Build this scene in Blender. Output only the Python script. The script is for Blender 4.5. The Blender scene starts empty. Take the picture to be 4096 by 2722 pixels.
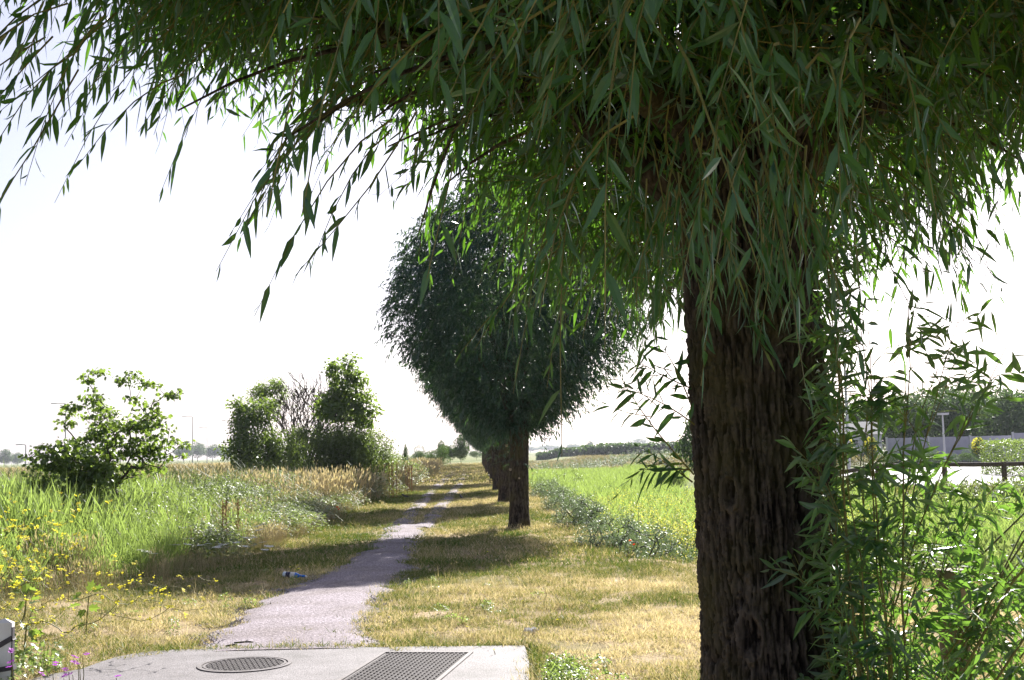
import bpy, math, random
import numpy as np
from mathutils import Matrix, Vector
PI = math.pi
S = bpy.context.scene
C = S.collection
# ---------------------------------------------------------------- camera, world, sun, exposure
FPX, CAMH = 1250.0, 1.55
PITCH, ROLL = math.atan(112/1250), math.radians(1.3)
cd = bpy.data.cameras.new('camera'); cam = bpy.data.objects.new('camera', cd); C.objects.link(cam)
cd.sensor_width = 36; cd.lens = FPX/1024*36; cd.clip_start = .05; cd.clip_end = 9000
cam.matrix_world = Matrix.Translation((0, 0, CAMH)) @ Matrix.Rotation(PI/2+PITCH, 4, 'X') @ Matrix.Rotation(-ROLL, 4, 'Z')
S.camera = cam
SUN_EL, SUN_AZ = math.radians(32.5), math.radians(19)      # azimuth to the right of straight ahead (+Y)
w = bpy.data.worlds.new('World'); S.world = w; w.use_nodes = True
nt = w.node_tree; bg = nt.nodes['Background']
sky = nt.nodes.new('ShaderNodeTexSky'); sky.sky_type = 'NISHITA'; sky.sun_disc = False
sky.sun_elevation = SUN_EL; sky.sun_rotation = SUN_AZ; sky.dust_density = 1.6; sky.air_density = 1.0
hs = nt.nodes.new('ShaderNodeHueSaturation'); hs.inputs['Saturation'].default_value = .55; nt.links.new(sky.outputs[0], hs.inputs['Color'])
tn = nt.nodes.new('ShaderNodeMix'); tn.data_type = 'RGBA'; tn.blend_type = 'MULTIPLY'; tn.inputs[0].default_value = 1; tn.inputs[7].default_value = (1, .97, 1.1, 1)   # milky, faintly lilac summer haze
nt.links.new(hs.outputs[0], tn.inputs[6]); nt.links.new(tn.outputs[2], bg.inputs[0]); bg.inputs[1].default_value = .046
sl = bpy.data.lights.new('sun', 'SUN'); so = bpy.data.objects.new('sun', sl); C.objects.link(so)
sl.energy = 5.0; sl.angle = math.radians(.5); sl.color = (1, .965, .91)
sd = Vector((math.sin(SUN_AZ)*math.cos(SUN_EL), math.cos(SUN_AZ)*math.cos(SUN_EL), math.sin(SUN_EL)))
so.rotation_euler = sd.to_track_quat('Z', 'Y').to_euler()
S.view_settings.view_transform = 'Standard'; S.view_settings.look = 'None'
S.view_settings.exposure = 1.7; S.view_settings.gamma = 1
try: S.view_settings.use_curve_mapping = False
except Exception: pass
S.render.engine = 'CYCLES'
S.cycles.max_bounces = 5; S.cycles.diffuse_bounces = 2; S.cycles.transmission_bounces = 3; S.cycles.transparent_max_bounces = 8; S.cycles.volume_bounces = 0

# ---------------------------------------------------------------- helpers
def ray(x, y):                                   # photograph pixel -> world direction (layout planning only)
    u = (x-2048)/4; v = -(y-1361)/4
    a = u*math.cos(ROLL)+v*math.sin(ROLL); b = -u*math.sin(ROLL)+v*math.cos(ROLL)
    return (a, FPX*math.cos(PITCH)-b*math.sin(PITCH), FPX*math.sin(PITCH)+b*math.cos(PITCH))
def G(x, y, z=0.):
    d = ray(x, y); t = (z-CAMH)/d[2]; return (d[0]*t, d[1]*t)
def D(x, y, Y):
    d = ray(x, y); t = Y/d[1]; return (d[0]*t, Y, CAMH+d[2]*t)
def tag(o, label=None, cat=None, group=None, kind=None):
    for k, v in (('label', label), ('category', cat), ('group', group), ('kind', kind)):
        if v: o[k] = v
    return o
def link(name, data, parent=None):
    o = bpy.data.objects.new(name, data); C.objects.link(o)
    if parent: o.parent = parent
    return o
def empty(name, loc, label, cat, group=None):
    o = link(name, None); o.location = loc; o.empty_display_size = .2
    return tag(o, label, cat, group)
def hash2(i, j, s=0):
    n = np.sin(i*127.1+j*311.7+s*74.7)*43758.5453
    return n-np.floor(n)
def vnoise(x, y, s=0, oct=3):
    x = np.asarray(x, float); y = np.asarray(y, float); r = 0; a = 1; t = 0
    for o in range(oct):
        i = np.floor(x); j = np.floor(y); f = x-i; g = y-j; f = f*f*(3-2*f); g = g*g*(3-2*g)
        v = (hash2(i, j, s+o)*(1-f)+hash2(i+1, j, s+o)*f)*(1-g)+(hash2(i, j+1, s+o)*(1-f)+hash2(i+1, j+1, s+o)*f)*g
        r = r+v*a; t += a; a *= .5; x = x*2.03; y = y*2.03
    return r/t
def norm(v):
    return v/np.maximum(np.linalg.norm(v, axis=-1, keepdims=True), 1e-9)
def sstep(a, b, x):
    t = np.clip((x-a)/(b-a), 0, 1); return t*t*(3-2*t)
class MB:
    """collects (verts, faces) of constant face size, builds one mesh"""
    def __init__(s): s.V = []; s.F = []; s.M = []; s.T = []; s.n = 0
    def add(s, V, F, m=0, tint=None):
        V = np.asarray(V, float).reshape(-1, 3); F = np.asarray(F, int)
        s.V.append(V); s.F.append(F+s.n); s.M.append(np.full(len(F), m))
        s.T.append(np.full(len(V), .5) if tint is None else np.broadcast_to(np.asarray(tint, float), (len(V),)).copy())
        s.n += len(V); return s
    def verts(s): return np.concatenate(s.V)
    def mesh(s, name, mats, smooth=False, attrs=None):
        me = bpy.data.meshes.new(name); V = np.concatenate(s.V)
        me.vertices.add(len(V)); me.vertices.foreach_set('co', V.ravel().astype(np.float32))
        loops = np.concatenate([f.ravel() for f in s.F]); cnt = np.concatenate([np.full(len(f), f.shape[1]) for f in s.F])
        me.loops.add(len(loops)); me.loops.foreach_set('vertex_index', loops.astype(np.int32))
        me.polygons.add(len(cnt)); me.polygons.foreach_set('loop_start', np.concatenate([[0], np.cumsum(cnt)[:-1]]).astype(np.int32))
        me.polygons.foreach_set('loop_total', cnt.astype(np.int32))
        me.polygons.foreach_set('material_index', np.concatenate(s.M).astype(np.int32))
        me.polygons.foreach_set('use_smooth', np.full(len(cnt), smooth))
        for m in (mats if isinstance(mats, (list, tuple)) else [mats]): me.materials.append(m)
        a = me.attributes.new('tint', 'FLOAT', 'POINT'); a.data.foreach_set('value', np.concatenate(s.T).astype(np.float32))
        for k, (ty, arr) in (attrs or {}).items():
            a = me.attributes.new(k, ty, 'POINT')
            a.data.foreach_set('vector' if ty == 'FLOAT_VECTOR' else 'value', np.asarray(arr).ravel())
        me.update(calc_edges=True); return me
    def obj(s, name, mats, parent=None, smooth=False):
        return link(name, s.mesh(name, mats, smooth), parent)
def box(mb, c, sz, m=0, rz=0, tint=.5):
    x, y, z = [q/2 for q in sz]
    V = np.array([(-x,-y,-z),(x,-y,-z),(x,y,-z),(-x,y,-z),(-x,-y,z),(x,-y,z),(x,y,z),(-x,y,z)])
    cr, sr = math.cos(rz), math.sin(rz); V = np.stack([V[:,0]*cr-V[:,1]*sr, V[:,0]*sr+V[:,1]*cr, V[:,2]], 1)+np.array(c)
    mb.add(V, [(0,3,2,1),(4,5,6,7),(0,1,5,4),(1,2,6,5),(2,3,7,6),(3,0,4,7)], m, tint); return mb
def tubes(mb, P, R, sides=3, m=0, tint=None, cap=False):
    """P (n,k,3) centre lines, R (n,k) radii"""
    P = np.asarray(P, float); R = np.asarray(R, float); n, k, _ = P.shape
    T = norm(np.gradient(P, axis=1)); ref = np.where(np.abs(T[..., 2:3]) > .9, np.array([1., 0, 0]), np.array([0., 0, 1]))
    A = norm(np.cross(T, ref)); B = np.cross(T, A)
    th = np.arange(sides)/sides*2*PI
    V = P[:, :, None]+R[:, :, None, None]*(A[:, :, None]*np.cos(th)[None, None, :, None]+B[:, :, None]*np.sin(th)[None, None, :, None])
    i = np.arange(n)[:, None, None]*k*sides+np.arange(k-1)[None, :, None]*sides; j = np.arange(sides)[None, None]; j2 = (j+1) % sides
    F = np.stack([i+j, i+j2, i+sides+j2, i+sides+j], -1).reshape(-1, 4)
    tt = None if tint is None else np.repeat(np.asarray(tint, float), k*sides)
    mb.add(V.reshape(-1, 3), F, m, tt)
    if cap:
        for q in range(n):
            mb.add(V[q, -1], [list(range(sides))], m); mb.add(V[q, 0], [list(range(sides))[::-1]], m)
    return mb
LEAF8 = (np.array([(0,0,0),(-.42,.28,.12),(0,.28,0),(.42,.28,.12),(-.36,.62,.12),(0,.62,0),(.36,.62,.12),(0,1,0)], float),
         np.array([(0,2,1),(0,3,2),(1,2,5),(1,5,4),(2,3,6),(2,6,5),(4,5,7),(5,6,7)]))
LEAF2 = (np.array([(0,0,0),(-.5,.45,.1),(.5,.45,.1),(0,1,0)], float), np.array([(0,2,1),(1,2,3)]))
BLADE1 = (np.array([(-.5,0,0),(.5,0,0),(0,1,0)], float), np.array([(0,1,2)]))
BLADE5 = (np.array([(-.4,0,0),(.4,0,0),(-.5,.35,0),(.5,.35,0),(-.35,.7,0),(.35,.7,0),(0,1,0)], float),
          np.array([(0,1,3),(0,3,2),(2,3,5),(2,5,4),(4,5,6)]))
_a = [(0,0),(.28,.1),(.5,.32),(.3,.42),(.55,.75),(.22,.66),(0,1),(-.22,.66),(-.55,.75),(-.3,.42),(-.5,.32),(-.28,.1)]
MAPLE = (np.array([(a, b, .12*abs(a)) for a, b in _a]+[(0,.4,0)], float), np.array([(12, i, (i+1) % 12) for i in range(12)]))
def rnd_unit(rg, n): return norm(rg.normal(size=(n, 3)))
def leaves(mb, P, Dr, N, L, W, tpl=LEAF8, bend=0., bdir=None, m=0, tint=None):
    n = len(P)
    if n == 0: return mb
    tv, tf = tpl; Dr = norm(Dr); Sd = norm(np.cross(Dr, N)); N = np.cross(Sd, Dr)
    L = np.broadcast_to(L, (n,)).astype(float); W = np.broadcast_to(W, (n,)).astype(float)
    B = np.array([0, 0, -1.])[None] if bdir is None else bdir
    bend = np.broadcast_to(bend, (n,)).astype(float)
    V = (P[:, None]+(W[:, None]*tv[:, 0])[..., None]*Sd[:, None]+(L[:, None]*tv[:, 1])[..., None]*Dr[:, None]
         +(W[:, None]*tv[:, 2])[..., None]*N[:, None]+((bend*L)[:, None]*tv[:, 1]**2)[..., None]*B.reshape(-1, 1, 3))
    F = (np.arange(n)[:, None, None]*len(tv)+tf[None]).reshape(-1, tf.shape[1])
    t = None if tint is None else np.repeat(np.broadcast_to(tint, (n,)), len(tv))
    return mb.add(V.reshape(-1, 3), F, m, t)

# ---------------------------------------------------------------- materials
def new_mat(name):
    m = bpy.data.materials.new(name); m.use_nodes = True; nt = m.node_tree
    return m, nt, nt.nodes, nt.links, nt.nodes['Principled BSDF']
def ramp(nd, cols):
    r = nd.new('ShaderNodeValToRGB'); e = r.color_ramp.elements
    while len(e) > 1: e.remove(e[-1])
    e[0].position = cols[0][0]; e[0].color = (*cols[0][1], 1)
    for p, c in cols[1:]:
        k = e.new(p); k.color = (*c, 1)
    return r
def leaf_mat(name, cols, trans, tw=.35, rough=.4, spec=.5, under=None, inst=False):
    """cols: ramp over the leaf's own tint; trans: colour of light through the blade; under: underside colour"""
    m, nt, nd, lk, b = new_mat(name)
    at = nd.new('ShaderNodeAttribute'); at.attribute_name = 'tint'
    src = at.outputs['Fac']
    if inst:
        ai = nd.new('ShaderNodeAttribute'); ai.attribute_type = 'INSTANCER'; ai.attribute_name = 'itint'
        ad = nd.new('ShaderNodeMath'); ad.operation = 'ADD'; ad.inputs[1].default_value = -.5
        ad2 = nd.new('ShaderNodeMath'); ad2.operation = 'ADD'; ad2.use_clamp = True
        lk.new(src, ad.inputs[0]); lk.new(ad.outputs[0], ad2.inputs[0]); lk.new(ai.outputs['Fac'], ad2.inputs[1]); src = ad2.outputs[0]
    r = ramp(nd, cols); lk.new(src, r.inputs[0]); col = r.outputs[0]
    if under:
        g = nd.new('ShaderNodeNewGeometry'); mx = nd.new('ShaderNodeMix'); mx.data_type = 'RGBA'
        lk.new(g.outputs['Backfacing'], mx.inputs[0]); lk.new(col, mx.inputs[6]); mx.inputs[7].default_value = (*under, 1); col = mx.outputs[2]
    lk.new(col, b.inputs['Base Color']); b.inputs['Roughness'].default_value = rough; b.inputs['Specular IOR Level'].default_value = spec
    if tw > 0:
        tr = nd.new('ShaderNodeBsdfTranslucent')
        if isinstance(trans, (int, float)):
            mu = nd.new('ShaderNodeMix'); mu.data_type = 'RGBA'; mu.blend_type = 'MULTIPLY'; mu.inputs[0].default_value = 1
            lk.new(r.outputs[0], mu.inputs[6]); mu.inputs[7].default_value = (trans, trans, trans*.6, 1); lk.new(mu.outputs[2], tr.inputs[0])
        else: tr.inputs[0].default_value = (*trans, 1)
        ms = nd.new('ShaderNodeMixShader'); ms.inputs[0].default_value = tw
        lk.new(b.outputs[0], ms.inputs[1]); lk.new(tr.outputs[0], ms.inputs[2]); lk.new(ms.outputs[0], nd['Material Output'].inputs[0])
    return m
def plain(name, col, rough=.7, spec=.3, metal=0, noise=None, scale=20, bump=0):
    m, nt, nd, lk, b = new_mat(name); b.inputs['Roughness'].default_value = rough
    b.inputs['Specular IOR Level'].default_value = spec; b.inputs['Metallic'].default_value = metal
    if noise:
        tc = nd.new('ShaderNodeTexCoord'); n = nd.new('ShaderNodeTexNoise'); n.inputs['Scale'].default_value = scale; n.inputs['Detail'].default_value = 6
        lk.new(tc.outputs['Object'], n.inputs['Vector']); r = ramp(nd, [(.3, noise), (.7, col)]); lk.new(n.outputs[0], r.inputs[0]); lk.new(r.outputs[0], b.inputs['Base Color'])
        if bump:
            bu = nd.new('ShaderNodeBump'); bu.inputs['Strength'].default_value = bump; bu.inputs['Distance'].default_value = .01
            lk.new(n.outputs[0], bu.inputs['Height']); lk.new(bu.outputs[0], b.inputs['Normal'])
    else: b.inputs['Base Color'].default_value = (*col, 1)
    return m
def bark_mat(name, dark, light, moss, sc=(30, 30, 6), mossamt=.6):
    m, nt, nd, lk, b = new_mat(name); tc = nd.new('ShaderNodeTexCoord'); mp = nd.new('ShaderNodeMapping'); mp.inputs['Scale'].default_value = sc
    lk.new(tc.outputs['Object'], mp.inputs[0])
    v = nd.new('ShaderNodeTexVoronoi'); v.feature = 'DISTANCE_TO_EDGE'; v.inputs['Scale'].default_value = 1
    n = nd.new('ShaderNodeTexNoise'); n.inputs['Scale'].default_value = 1.5; n.inputs['Detail'].default_value = 8
    lk.new(mp.outputs[0], n.inputs[0])
    mix = nd.new('ShaderNodeMix'); mix.data_type = 'VECTOR'; mix.inputs[0].default_value = .35
    lk.new(mp.outputs[0], mix.inputs[4]); lk.new(n.outputs['Color'], mix.inputs[5]); lk.new(mix.outputs[1], v.inputs['Vector'])
    at = nd.new('ShaderNodeAttribute'); at.attribute_name = 'tint'
    ad = nd.new('ShaderNodeMath'); ad.operation = 'MULTIPLY_ADD'; ad.inputs[1].default_value = .9; ad.inputs[2].default_value = -.2
    lk.new(n.outputs[0], ad.inputs[0]); a2 = nd.new('ShaderNodeMath'); a2.operation = 'ADD'; lk.new(ad.outputs[0], a2.inputs[0])
    a3 = nd.new('ShaderNodeMath'); a3.operation = 'MULTIPLY'; a3.inputs[1].default_value = .5; lk.new(at.outputs['Fac'], a3.inputs[0]); lk.new(a3.outputs[0], a2.inputs[1])
    r = ramp(nd, [(.34, dark), (.72, light)]); lk.new(a2.outputs[0], r.inputs[0])
    n2 = nd.new('ShaderNodeTexNoise'); n2.inputs['Scale'].default_value = 3.2; n2.inputs['Detail'].default_value = 5; lk.new(tc.outputs['Object'], n2.inputs[0])
    r2 = ramp(nd, [(.45, (0, 0, 0)), (.65, (mossamt,)*3)]); lk.new(n2.outputs[0], r2.inputs[0])
    mx = nd.new('ShaderNodeMix'); mx.data_type = 'RGBA'; lk.new(r2.outputs[0], mx.inputs[0]); lk.new(r.outputs[0], mx.inputs[6]); mx.inputs[7].default_value = (*moss, 1)
    lk.new(mx.outputs[2], b.inputs['Base Color']); b.inputs['Roughness'].default_value = .9; b.inputs['Specular IOR Level'].default_value = .2
    bu = nd.new('ShaderNodeBump'); bu.inputs['Strength'].default_value = .8; bu.inputs['Distance'].default_value = .012
    rr = ramp(nd, [(0, (0, 0, 0)), (.25, (1, 1, 1))]); lk.new(v.outputs['Distance'], rr.inputs[0]); lk.new(rr.outputs[0], bu.inputs['Height']); lk.new(bu.outputs[0], b.inputs['Normal'])
    return m
M = {}
M['willow'] = leaf_mat('willow_leaf', [(0, (.003, .024, .024)), (.5, (.006, .038, .033)), (.93, (.024, .078, .04)), (1, (.22, .22, .05))], (.20, .46, .03), .24, .33, .5, under=(.032, .075, .07))
M['sucker'] = leaf_mat('young_willow_leaf', [(0, (.012, .05, .03)), (.5, (.03, .095, .05)), (1, (.08, .17, .065))], (.24, .46, .05), .32, .38, .5, under=(.10, .15, .12))
M['willow_far'] = leaf_mat('willow_leaf_far', [(0, (.004, .026, .027)), (.5, (.008, .038, .036)), (1, (.034, .08, .052))], (.09, .2, .03), .2, .36, .45, under=(.036, .07, .066))
M['broad'] = leaf_mat('broad_leaf', [(0, (.02, .045, .012)), (.5, (.04, .08, .02)), (1, (.095, .15, .04))], (.26, .38, .05), .4, .4, .5)
M['broad_i'] = leaf_mat('hedge_leaf', [(0, (.03, .055, .018)), (.5, (.06, .1, .03)), (1, (.13, .17, .06))], (.24, .34, .06), .4, .45, .4)
M['far'] = leaf_mat('far_leaf', [(0, (.04, .075, .04)), (.5, (.07, .115, .05)), (1, (.12, .17, .07))], (.13, .22, .05), .25, .6, .2)
M['clump'] = leaf_mat('silvery_leaf', [(0, (.05, .09, .04)), (.5, (.13, .18, .09)), (1, (.28, .33, .2))], (.15, .22, .08), .25, .5, .4, under=(.25, .28, .22))
M['twig'] = plain('twig', (.12, .10, .04), .7, noise=(.05, .04, .02), scale=4)
M['twig_green'] = plain('green_twig', (.22, .2, .05), .6, noise=(.08, .09, .03), scale=4)
M['limb'] = plain('limb', (.07, .055, .04), .9, noise=(.03, .024, .018), scale=12, bump=.5)
M['bark'] = bark_mat('willow_bark', (.008, .006, .005), (.10, .084, .072), (.07, .066, .022))
M['bark2'] = bark_mat('row_bark', (.012, .009, .007), (.08, .063, .05), (.075, .065, .02), (16, 16, 4))
M['scar'] = plain('cut_wood', (.42, .34, .25), .8, noise=(.2, .15, .1), scale=30)
G_ = [(0, (.06, .12, .018)), (.35, (.18, .19, .055)), (.6, (.44, .36, .23)), (1, (.72, .61, .48))]
M['mown'] = leaf_mat('mown_grass', G_, 1.2, .3, .6, .25, inst=True)
M['reed'] = leaf_mat('reed_leaf', [(0, (.05, .10, .02)), (.5, (.11, .18, .04)), (1, (.25, .29, .13))], (.34, .46, .10), .4, .4, .45, inst=True)
M['dry'] = leaf_mat('dry_grass', [(0, (.17, .2, .06)), (.5, (.36, .30, .18)), (1, (.58, .48, .35))], 1.1, .3, .6, .25, inst=True)
M['bramble'] = leaf_mat('bramble_leaf', [(0, (.03, .06, .018)), (.5, (.07, .11, .035)), (1, (.2, .22, .1))], (.26, .34, .08), .35, .5, .35, under=(.26, .29, .2), inst=True)
M['weed'] = leaf_mat('weed_leaf', [(0, (.05, .085, .035)), (.5, (.1, .145, .06)), (1, (.2, .23, .12))], (.2, .3, .08), .3, .6, .25, under=(.2, .24, .16), inst=True)
M['yellow'] = leaf_mat('yellow_petal', [(0, (.62, .55, .03)), (1, (.78, .72, .08))], (.8, .75, .08), .4, .6, .2)
M['white_petal'] = leaf_mat('white_petal', [(0, (.75, .75, .72)), (1, (.85, .85, .84))], (.8, .8, .8), .3, .6, .2)
M['red'] = leaf_mat('red_petal', [(0, (.7, .03, .01)), (1, (.85, .08, .02))], (.9, .06, .02), .4, .6, .2)
M['purple'] = leaf_mat('purple_petal', [(0, (.3, .06, .35)), (1, (.45, .12, .5))], (.4, .1, .5), .4, .6, .2)
M['rust'] = plain('dry_dock_stem', (.3, .11, .04), .8, noise=(.2, .07, .03), scale=40)
M['wood'] = plain('weathered_wood', (.30, .23, .155), .85, noise=(.15, .11, .075), scale=9, bump=.6)
M['wood_dark'] = plain('dark_rail_wood', (.11, .085, .065), .85, noise=(.06, .045, .035), scale=9, bump=.5)
M['wood_grey'] = plain('grey_stump_wood', (.2, .17, .15), .85, noise=(.1, .085, .075), scale=14, bump=.5)
M['iron'] = plain('cast_iron', (.15, .135, .135), .6, .4, .15, noise=(.085, .07, .062), scale=9, bump=.2)
M['iron_gap'] = plain('iron_recess', (.055, .047, .045), .85, .2, 0, noise=(.03, .027, .027), scale=12)
M['galv'] = plain('galvanised_pole', (.42, .43, .45), .5, .5, .3)
M['lampglass'] = plain('lamp_glass', (.7, .72, .74), .3)
M['black'] = plain('black_feather', (.012, .012, .015), .5, .5)
M['beak'] = plain('beak', (.6, .28, .02), .5)
M['pale'] = plain('pale_panel', (.36, .36, .42), .7, noise=(.3, .3, .36), scale=3)
M['bwhite'] = plain('white_paint', (.75, .74, .72), .6, noise=(.6, .58, .55), scale=10)
M['strap'] = plain('dark_strap', (.06, .055, .06), .6)
M['blue'] = plain('blue_plastic', (.02, .16, .55), .25, .5); M['navy'] = plain('navy_plastic', (.01, .012, .06), .3, .5)
M['clear'] = plain('bottle_plastic', (.55, .65, .72), .15, .5)
M['bglass'] = plain('house_glass', (.04, .05, .07), .1, .6)
M['render'] = plain('house_render', (.5, .5, .53), .8); M['roof'] = plain('slate_roof', (.12, .12, .15), .7)

# ---------------------------------------------------------------- terrain
_mp = sorted([G(*q) for q in [(2113,1954),(2134,1985),(2251,2068),(2348,2158),(2455,2209)]], key=lambda p: p[1])
_my = np.array([14.0, 17.6]+[p[1] for p in _mp]+[90, 200]); _mx = np.array([1.6, 1.55]+[p[0] for p in _mp]+[-.6, -4.2])
def xb(y): return np.interp(y, _my, _mx)
def yb(x): return np.interp(x, [1.2, 2.13, 2.41, 5., 5.6, 12, 30], [18.6, 17.7, 17.0, 14.2, 13.9, 13.0, 13.0])
def marsh(x, y): return np.minimum(x-xb(y), y-yb(x))          # >0 inside the marsh
def plateau(x, y): return sstep(-2, 3, (x-9.5))*sstep(27, 31.5, y)
def hgt(x, y):
    d = marsh(x, y)+.25*(vnoise(x*1.7, y*1.7, 5, 2)-.5)
    z = -.75*sstep(.0, .9, d)*(1-plateau(x, y))
    z = z+.05*(vnoise(x*.35, y*.35, 2, 2)-.5)*sstep(4.5, 8, np.abs(x))
    return z+.02*(vnoise(x*1.5, y*1.5, 9, 2)-.5)*sstep(.3, 1, np.abs(x+2))
_tl = sorted([G(*q) for q in [(270,2400),(608,2340),(868,2290),(1215,2160),(1354,2080),(1493,2010),(1649,1940),(1755,1885)]], key=lambda p: p[1])
def xl(y): return np.interp(y, [9, 12.5]+[p[1] for p in _tl]+[200], [-6.6, -5.9]+[p[0] for p in _tl]+[-8.5])
gx = np.unique(np.concatenate([-np.geomspace(9, 4000, 34)[::-1], np.arange(-9, 14, .16), np.arange(14, 34, .6), np.geomspace(34, 4000, 26)]))
gy = np.unique(np.concatenate([[-400, -100, -30, -10, -3, 2, 5], np.arange(7, 32, .16), np.arange(32, 70, .6), np.geomspace(70, 6000, 50)]))
X, Y = np.meshgrid(gx, gy); Zz = hgt(X, Y)
nx, ny = len(gx), len(gy)
i = (np.arange(ny-1)[:, None]*nx+np.arange(nx-1)[None]).ravel()
zone = np.clip(sstep(-.1, .4, marsh(X, Y))*(Y < 3000)+sstep(0, .8, xl(Y)-X), 0, 1)
zone = np.maximum(zone, sstep(160, 190, Y))
mb = MB(); mb.add(np.stack([X, Y, Zz], -1).reshape(-1, 3), np.stack([i, i+1, i+1+nx, i+nx], 1), 0, zone.ravel())
m, nt, nd, lk, b = new_mat('ground_soil_and_grass')
at = nd.new('ShaderNodeAttribute'); at.attribute_name = 'tint'; tc = nd.new('ShaderNodeTexCoord')
n1 = nd.new('ShaderNodeTexNoise'); n1.inputs['Scale'].default_value = .55; n1.inputs['Detail'].default_value = 9; n1.inputs['Roughness'].default_value = .65; lk.new(tc.outputs['Object'], n1.inputs[0])
n2 = nd.new('ShaderNodeTexNoise'); n2.inputs['Scale'].default_value = 45; n2.inputs['Detail'].default_value = 6; lk.new(tc.outputs['Object'], n2.inputs[0])
r1 = ramp(nd, [(.35, (.17, .16, .06)), (.5, (.33, .26, .15)), (.65, (.46, .36, .24))]); lk.new(n1.outputs[0], r1.inputs[0])
n3 = nd.new('ShaderNodeTexNoise'); n3.inputs['Scale'].default_value = .035; n3.inputs['Detail'].default_value = 7; lk.new(tc.outputs['Object'], n3.inputs[0])
r3 = ramp(nd, [(.35, (.09, .13, .03)), (.5, (.16, .19, .06)), (.68, (.26, .22, .12))]); lk.new(n3.outputs[0], r3.inputs[0])
mx = nd.new('ShaderNodeMix'); mx.data_type = 'RGBA'; lk.new(at.outputs['Fac'], mx.inputs[0]); lk.new(r1.outputs[0], mx.inputs[6]); lk.new(r3.outputs[0], mx.inputs[7])
r2 = ramp(nd, [(.3, (.55, .5, .45)), (.7, (1.15, 1.15, 1.15))]); lk.new(n2.outputs[0], r2.inputs[0])
mu = nd.new('ShaderNodeMix'); mu.data_type = 'RGBA'; mu.blend_type = 'MULTIPLY'; mu.inputs[0].default_value = 1; lk.new(mx.outputs[2], mu.inputs[6]); lk.new(r2.outputs[0], mu.inputs[7])
lk.new(mu.outputs[2], b.inputs['Base Color']); b.inputs['Roughness'].default_value = .95; b.inputs['Specular IOR Level'].default_value = .1
bu = nd.new('ShaderNodeBump'); bu.inputs['Distance'].default_value = .03; lk.new(n2.outputs[0], bu.inputs['Height']); lk.new(bu.outputs[0], b.inputs['Normal'])
tag(mb.obj('ground', m, smooth=True), kind='structure')

# gravel path: one footpath that forks into two wheel tracks
def gravel_mat():
    m, nt, nd, lk, b = new_mat('fine_gravel'); tc = nd.new('ShaderNodeTexCoord')
    a = nd.new('ShaderNodeTexNoise'); a.inputs['Scale'].default_value = 34; a.inputs['Detail'].default_value = 8; a.inputs['Roughness'].default_value = .85; lk.new(tc.outputs['Object'], a.inputs[0])
    v = nd.new('ShaderNodeTexVoronoi'); v.inputs['Scale'].default_value = 55; lk.new(tc.outputs['Object'], v.inputs['Vector'])
    r = ramp(nd, [(.38, (.06, .052, .056)), (.5, (.19, .165, .18)), (.6, (.38, .34, .37))]); lk.new(a.outputs[0], r.inputs[0])
    c = nd.new('ShaderNodeTexNoise'); c.inputs['Scale'].default_value = 1.3; c.inputs['Detail'].default_value = 5; lk.new(tc.outputs['Object'], c.inputs[0])
    r2 = ramp(nd, [(.35, (.8, .76, .72)), (.65, (1.12, 1.1, 1.12))]); lk.new(c.outputs[0], r2.inputs[0])
    mu = nd.new('ShaderNodeMix'); mu.data_type = 'RGBA'; mu.blend_type = 'MULTIPLY'; mu.inputs[0].default_value = 1; lk.new(r.outputs[0], mu.inputs[6]); lk.new(r2.outputs[0], mu.inputs[7])
    lk.new(mu.outputs[2], b.inputs['Base Color']); b.inputs['Roughness'].default_value = .9; b.inputs['Specular IOR Level'].default_value = .2
    bu = nd.new('ShaderNodeBump'); bu.inputs['Distance'].default_value = .008; bu.inputs['Strength'].default_value = .8; lk.new(v.outputs['Distance'], bu.inputs['Height']); lk.new(bu.outputs[0], b.inputs['Normal'])
    return m
M['gravel'] = gravel_mat()
def fit(pts):
    p = sorted([G(*q) for q in pts], key=lambda p: p[1]); return np.array([q[1] for q in p]), np.array([q[0] for q in p])
pL = fit([(760,2600),(965,2450),(1205,2335),(1330,2284),(1501,2173),(1533,2118),(1555,2100)])
pR = fit([(1510,2600),(1485,2450),(1575,2335),(1640,2284),(1679,2173),(1717,2118),(1725,2100)])
tL = fit([(1590,2118),(1622,2076),(1744,1950),(1833,1870)]); tR = fit([(1680,2118),(1723,2076),(1828,1950),(1872,1870)])
PY0, PY1 = 10.1, 27.6
def strip(mb, ys, xa, xc, z=.014, nseg=9):
    u = np.linspace(0, 1, nseg); Xs = xa[:, None]*(1-u)+xc[:, None]*u; Ys = np.repeat(ys[:, None], nseg, 1)
    Zs = np.maximum(hgt(Xs, Ys), 0)*0+z-.03*(np.abs(u-.5)*2)[None]**6
    Zs = Zs+hgt(Xs, Ys); k = len(ys); i = (np.arange(k-1)[:, None]*nseg+np.arange(nseg-1)[None]).ravel()
    mb.add(np.stack([Xs, Ys, Zs], -1).reshape(-1, 3), np.stack([i, i+1, i+1+nseg, i+nseg], 1))
mb = MB(); ys = np.arange(PY0, PY1, .07)
je = lambda y, s, a: a*(vnoise(y*1.6, y*0+s, s, 4)-.5)*2
strip(mb, ys, np.interp(ys, *pL)+je(ys, 3, .2), np.interp(ys, *pR)+je(ys, 7, .22), .034)
ys = np.arange(PY1-1.2, 140, .15)
for (py, px), s, wd in ((tL, 11, .21), (tR, 15, .19)):
    c = np.interp(ys, py, px)+je(ys, s, .05); hw = wd*(.75+.7*vnoise(ys*.8, ys*0+1, s+2, 3))
    strip(mb, ys, c-hw, c+hw, .04, 5)
tag(mb.obj('gravel_path', M['gravel'], smooth=True), kind='structure')
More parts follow.
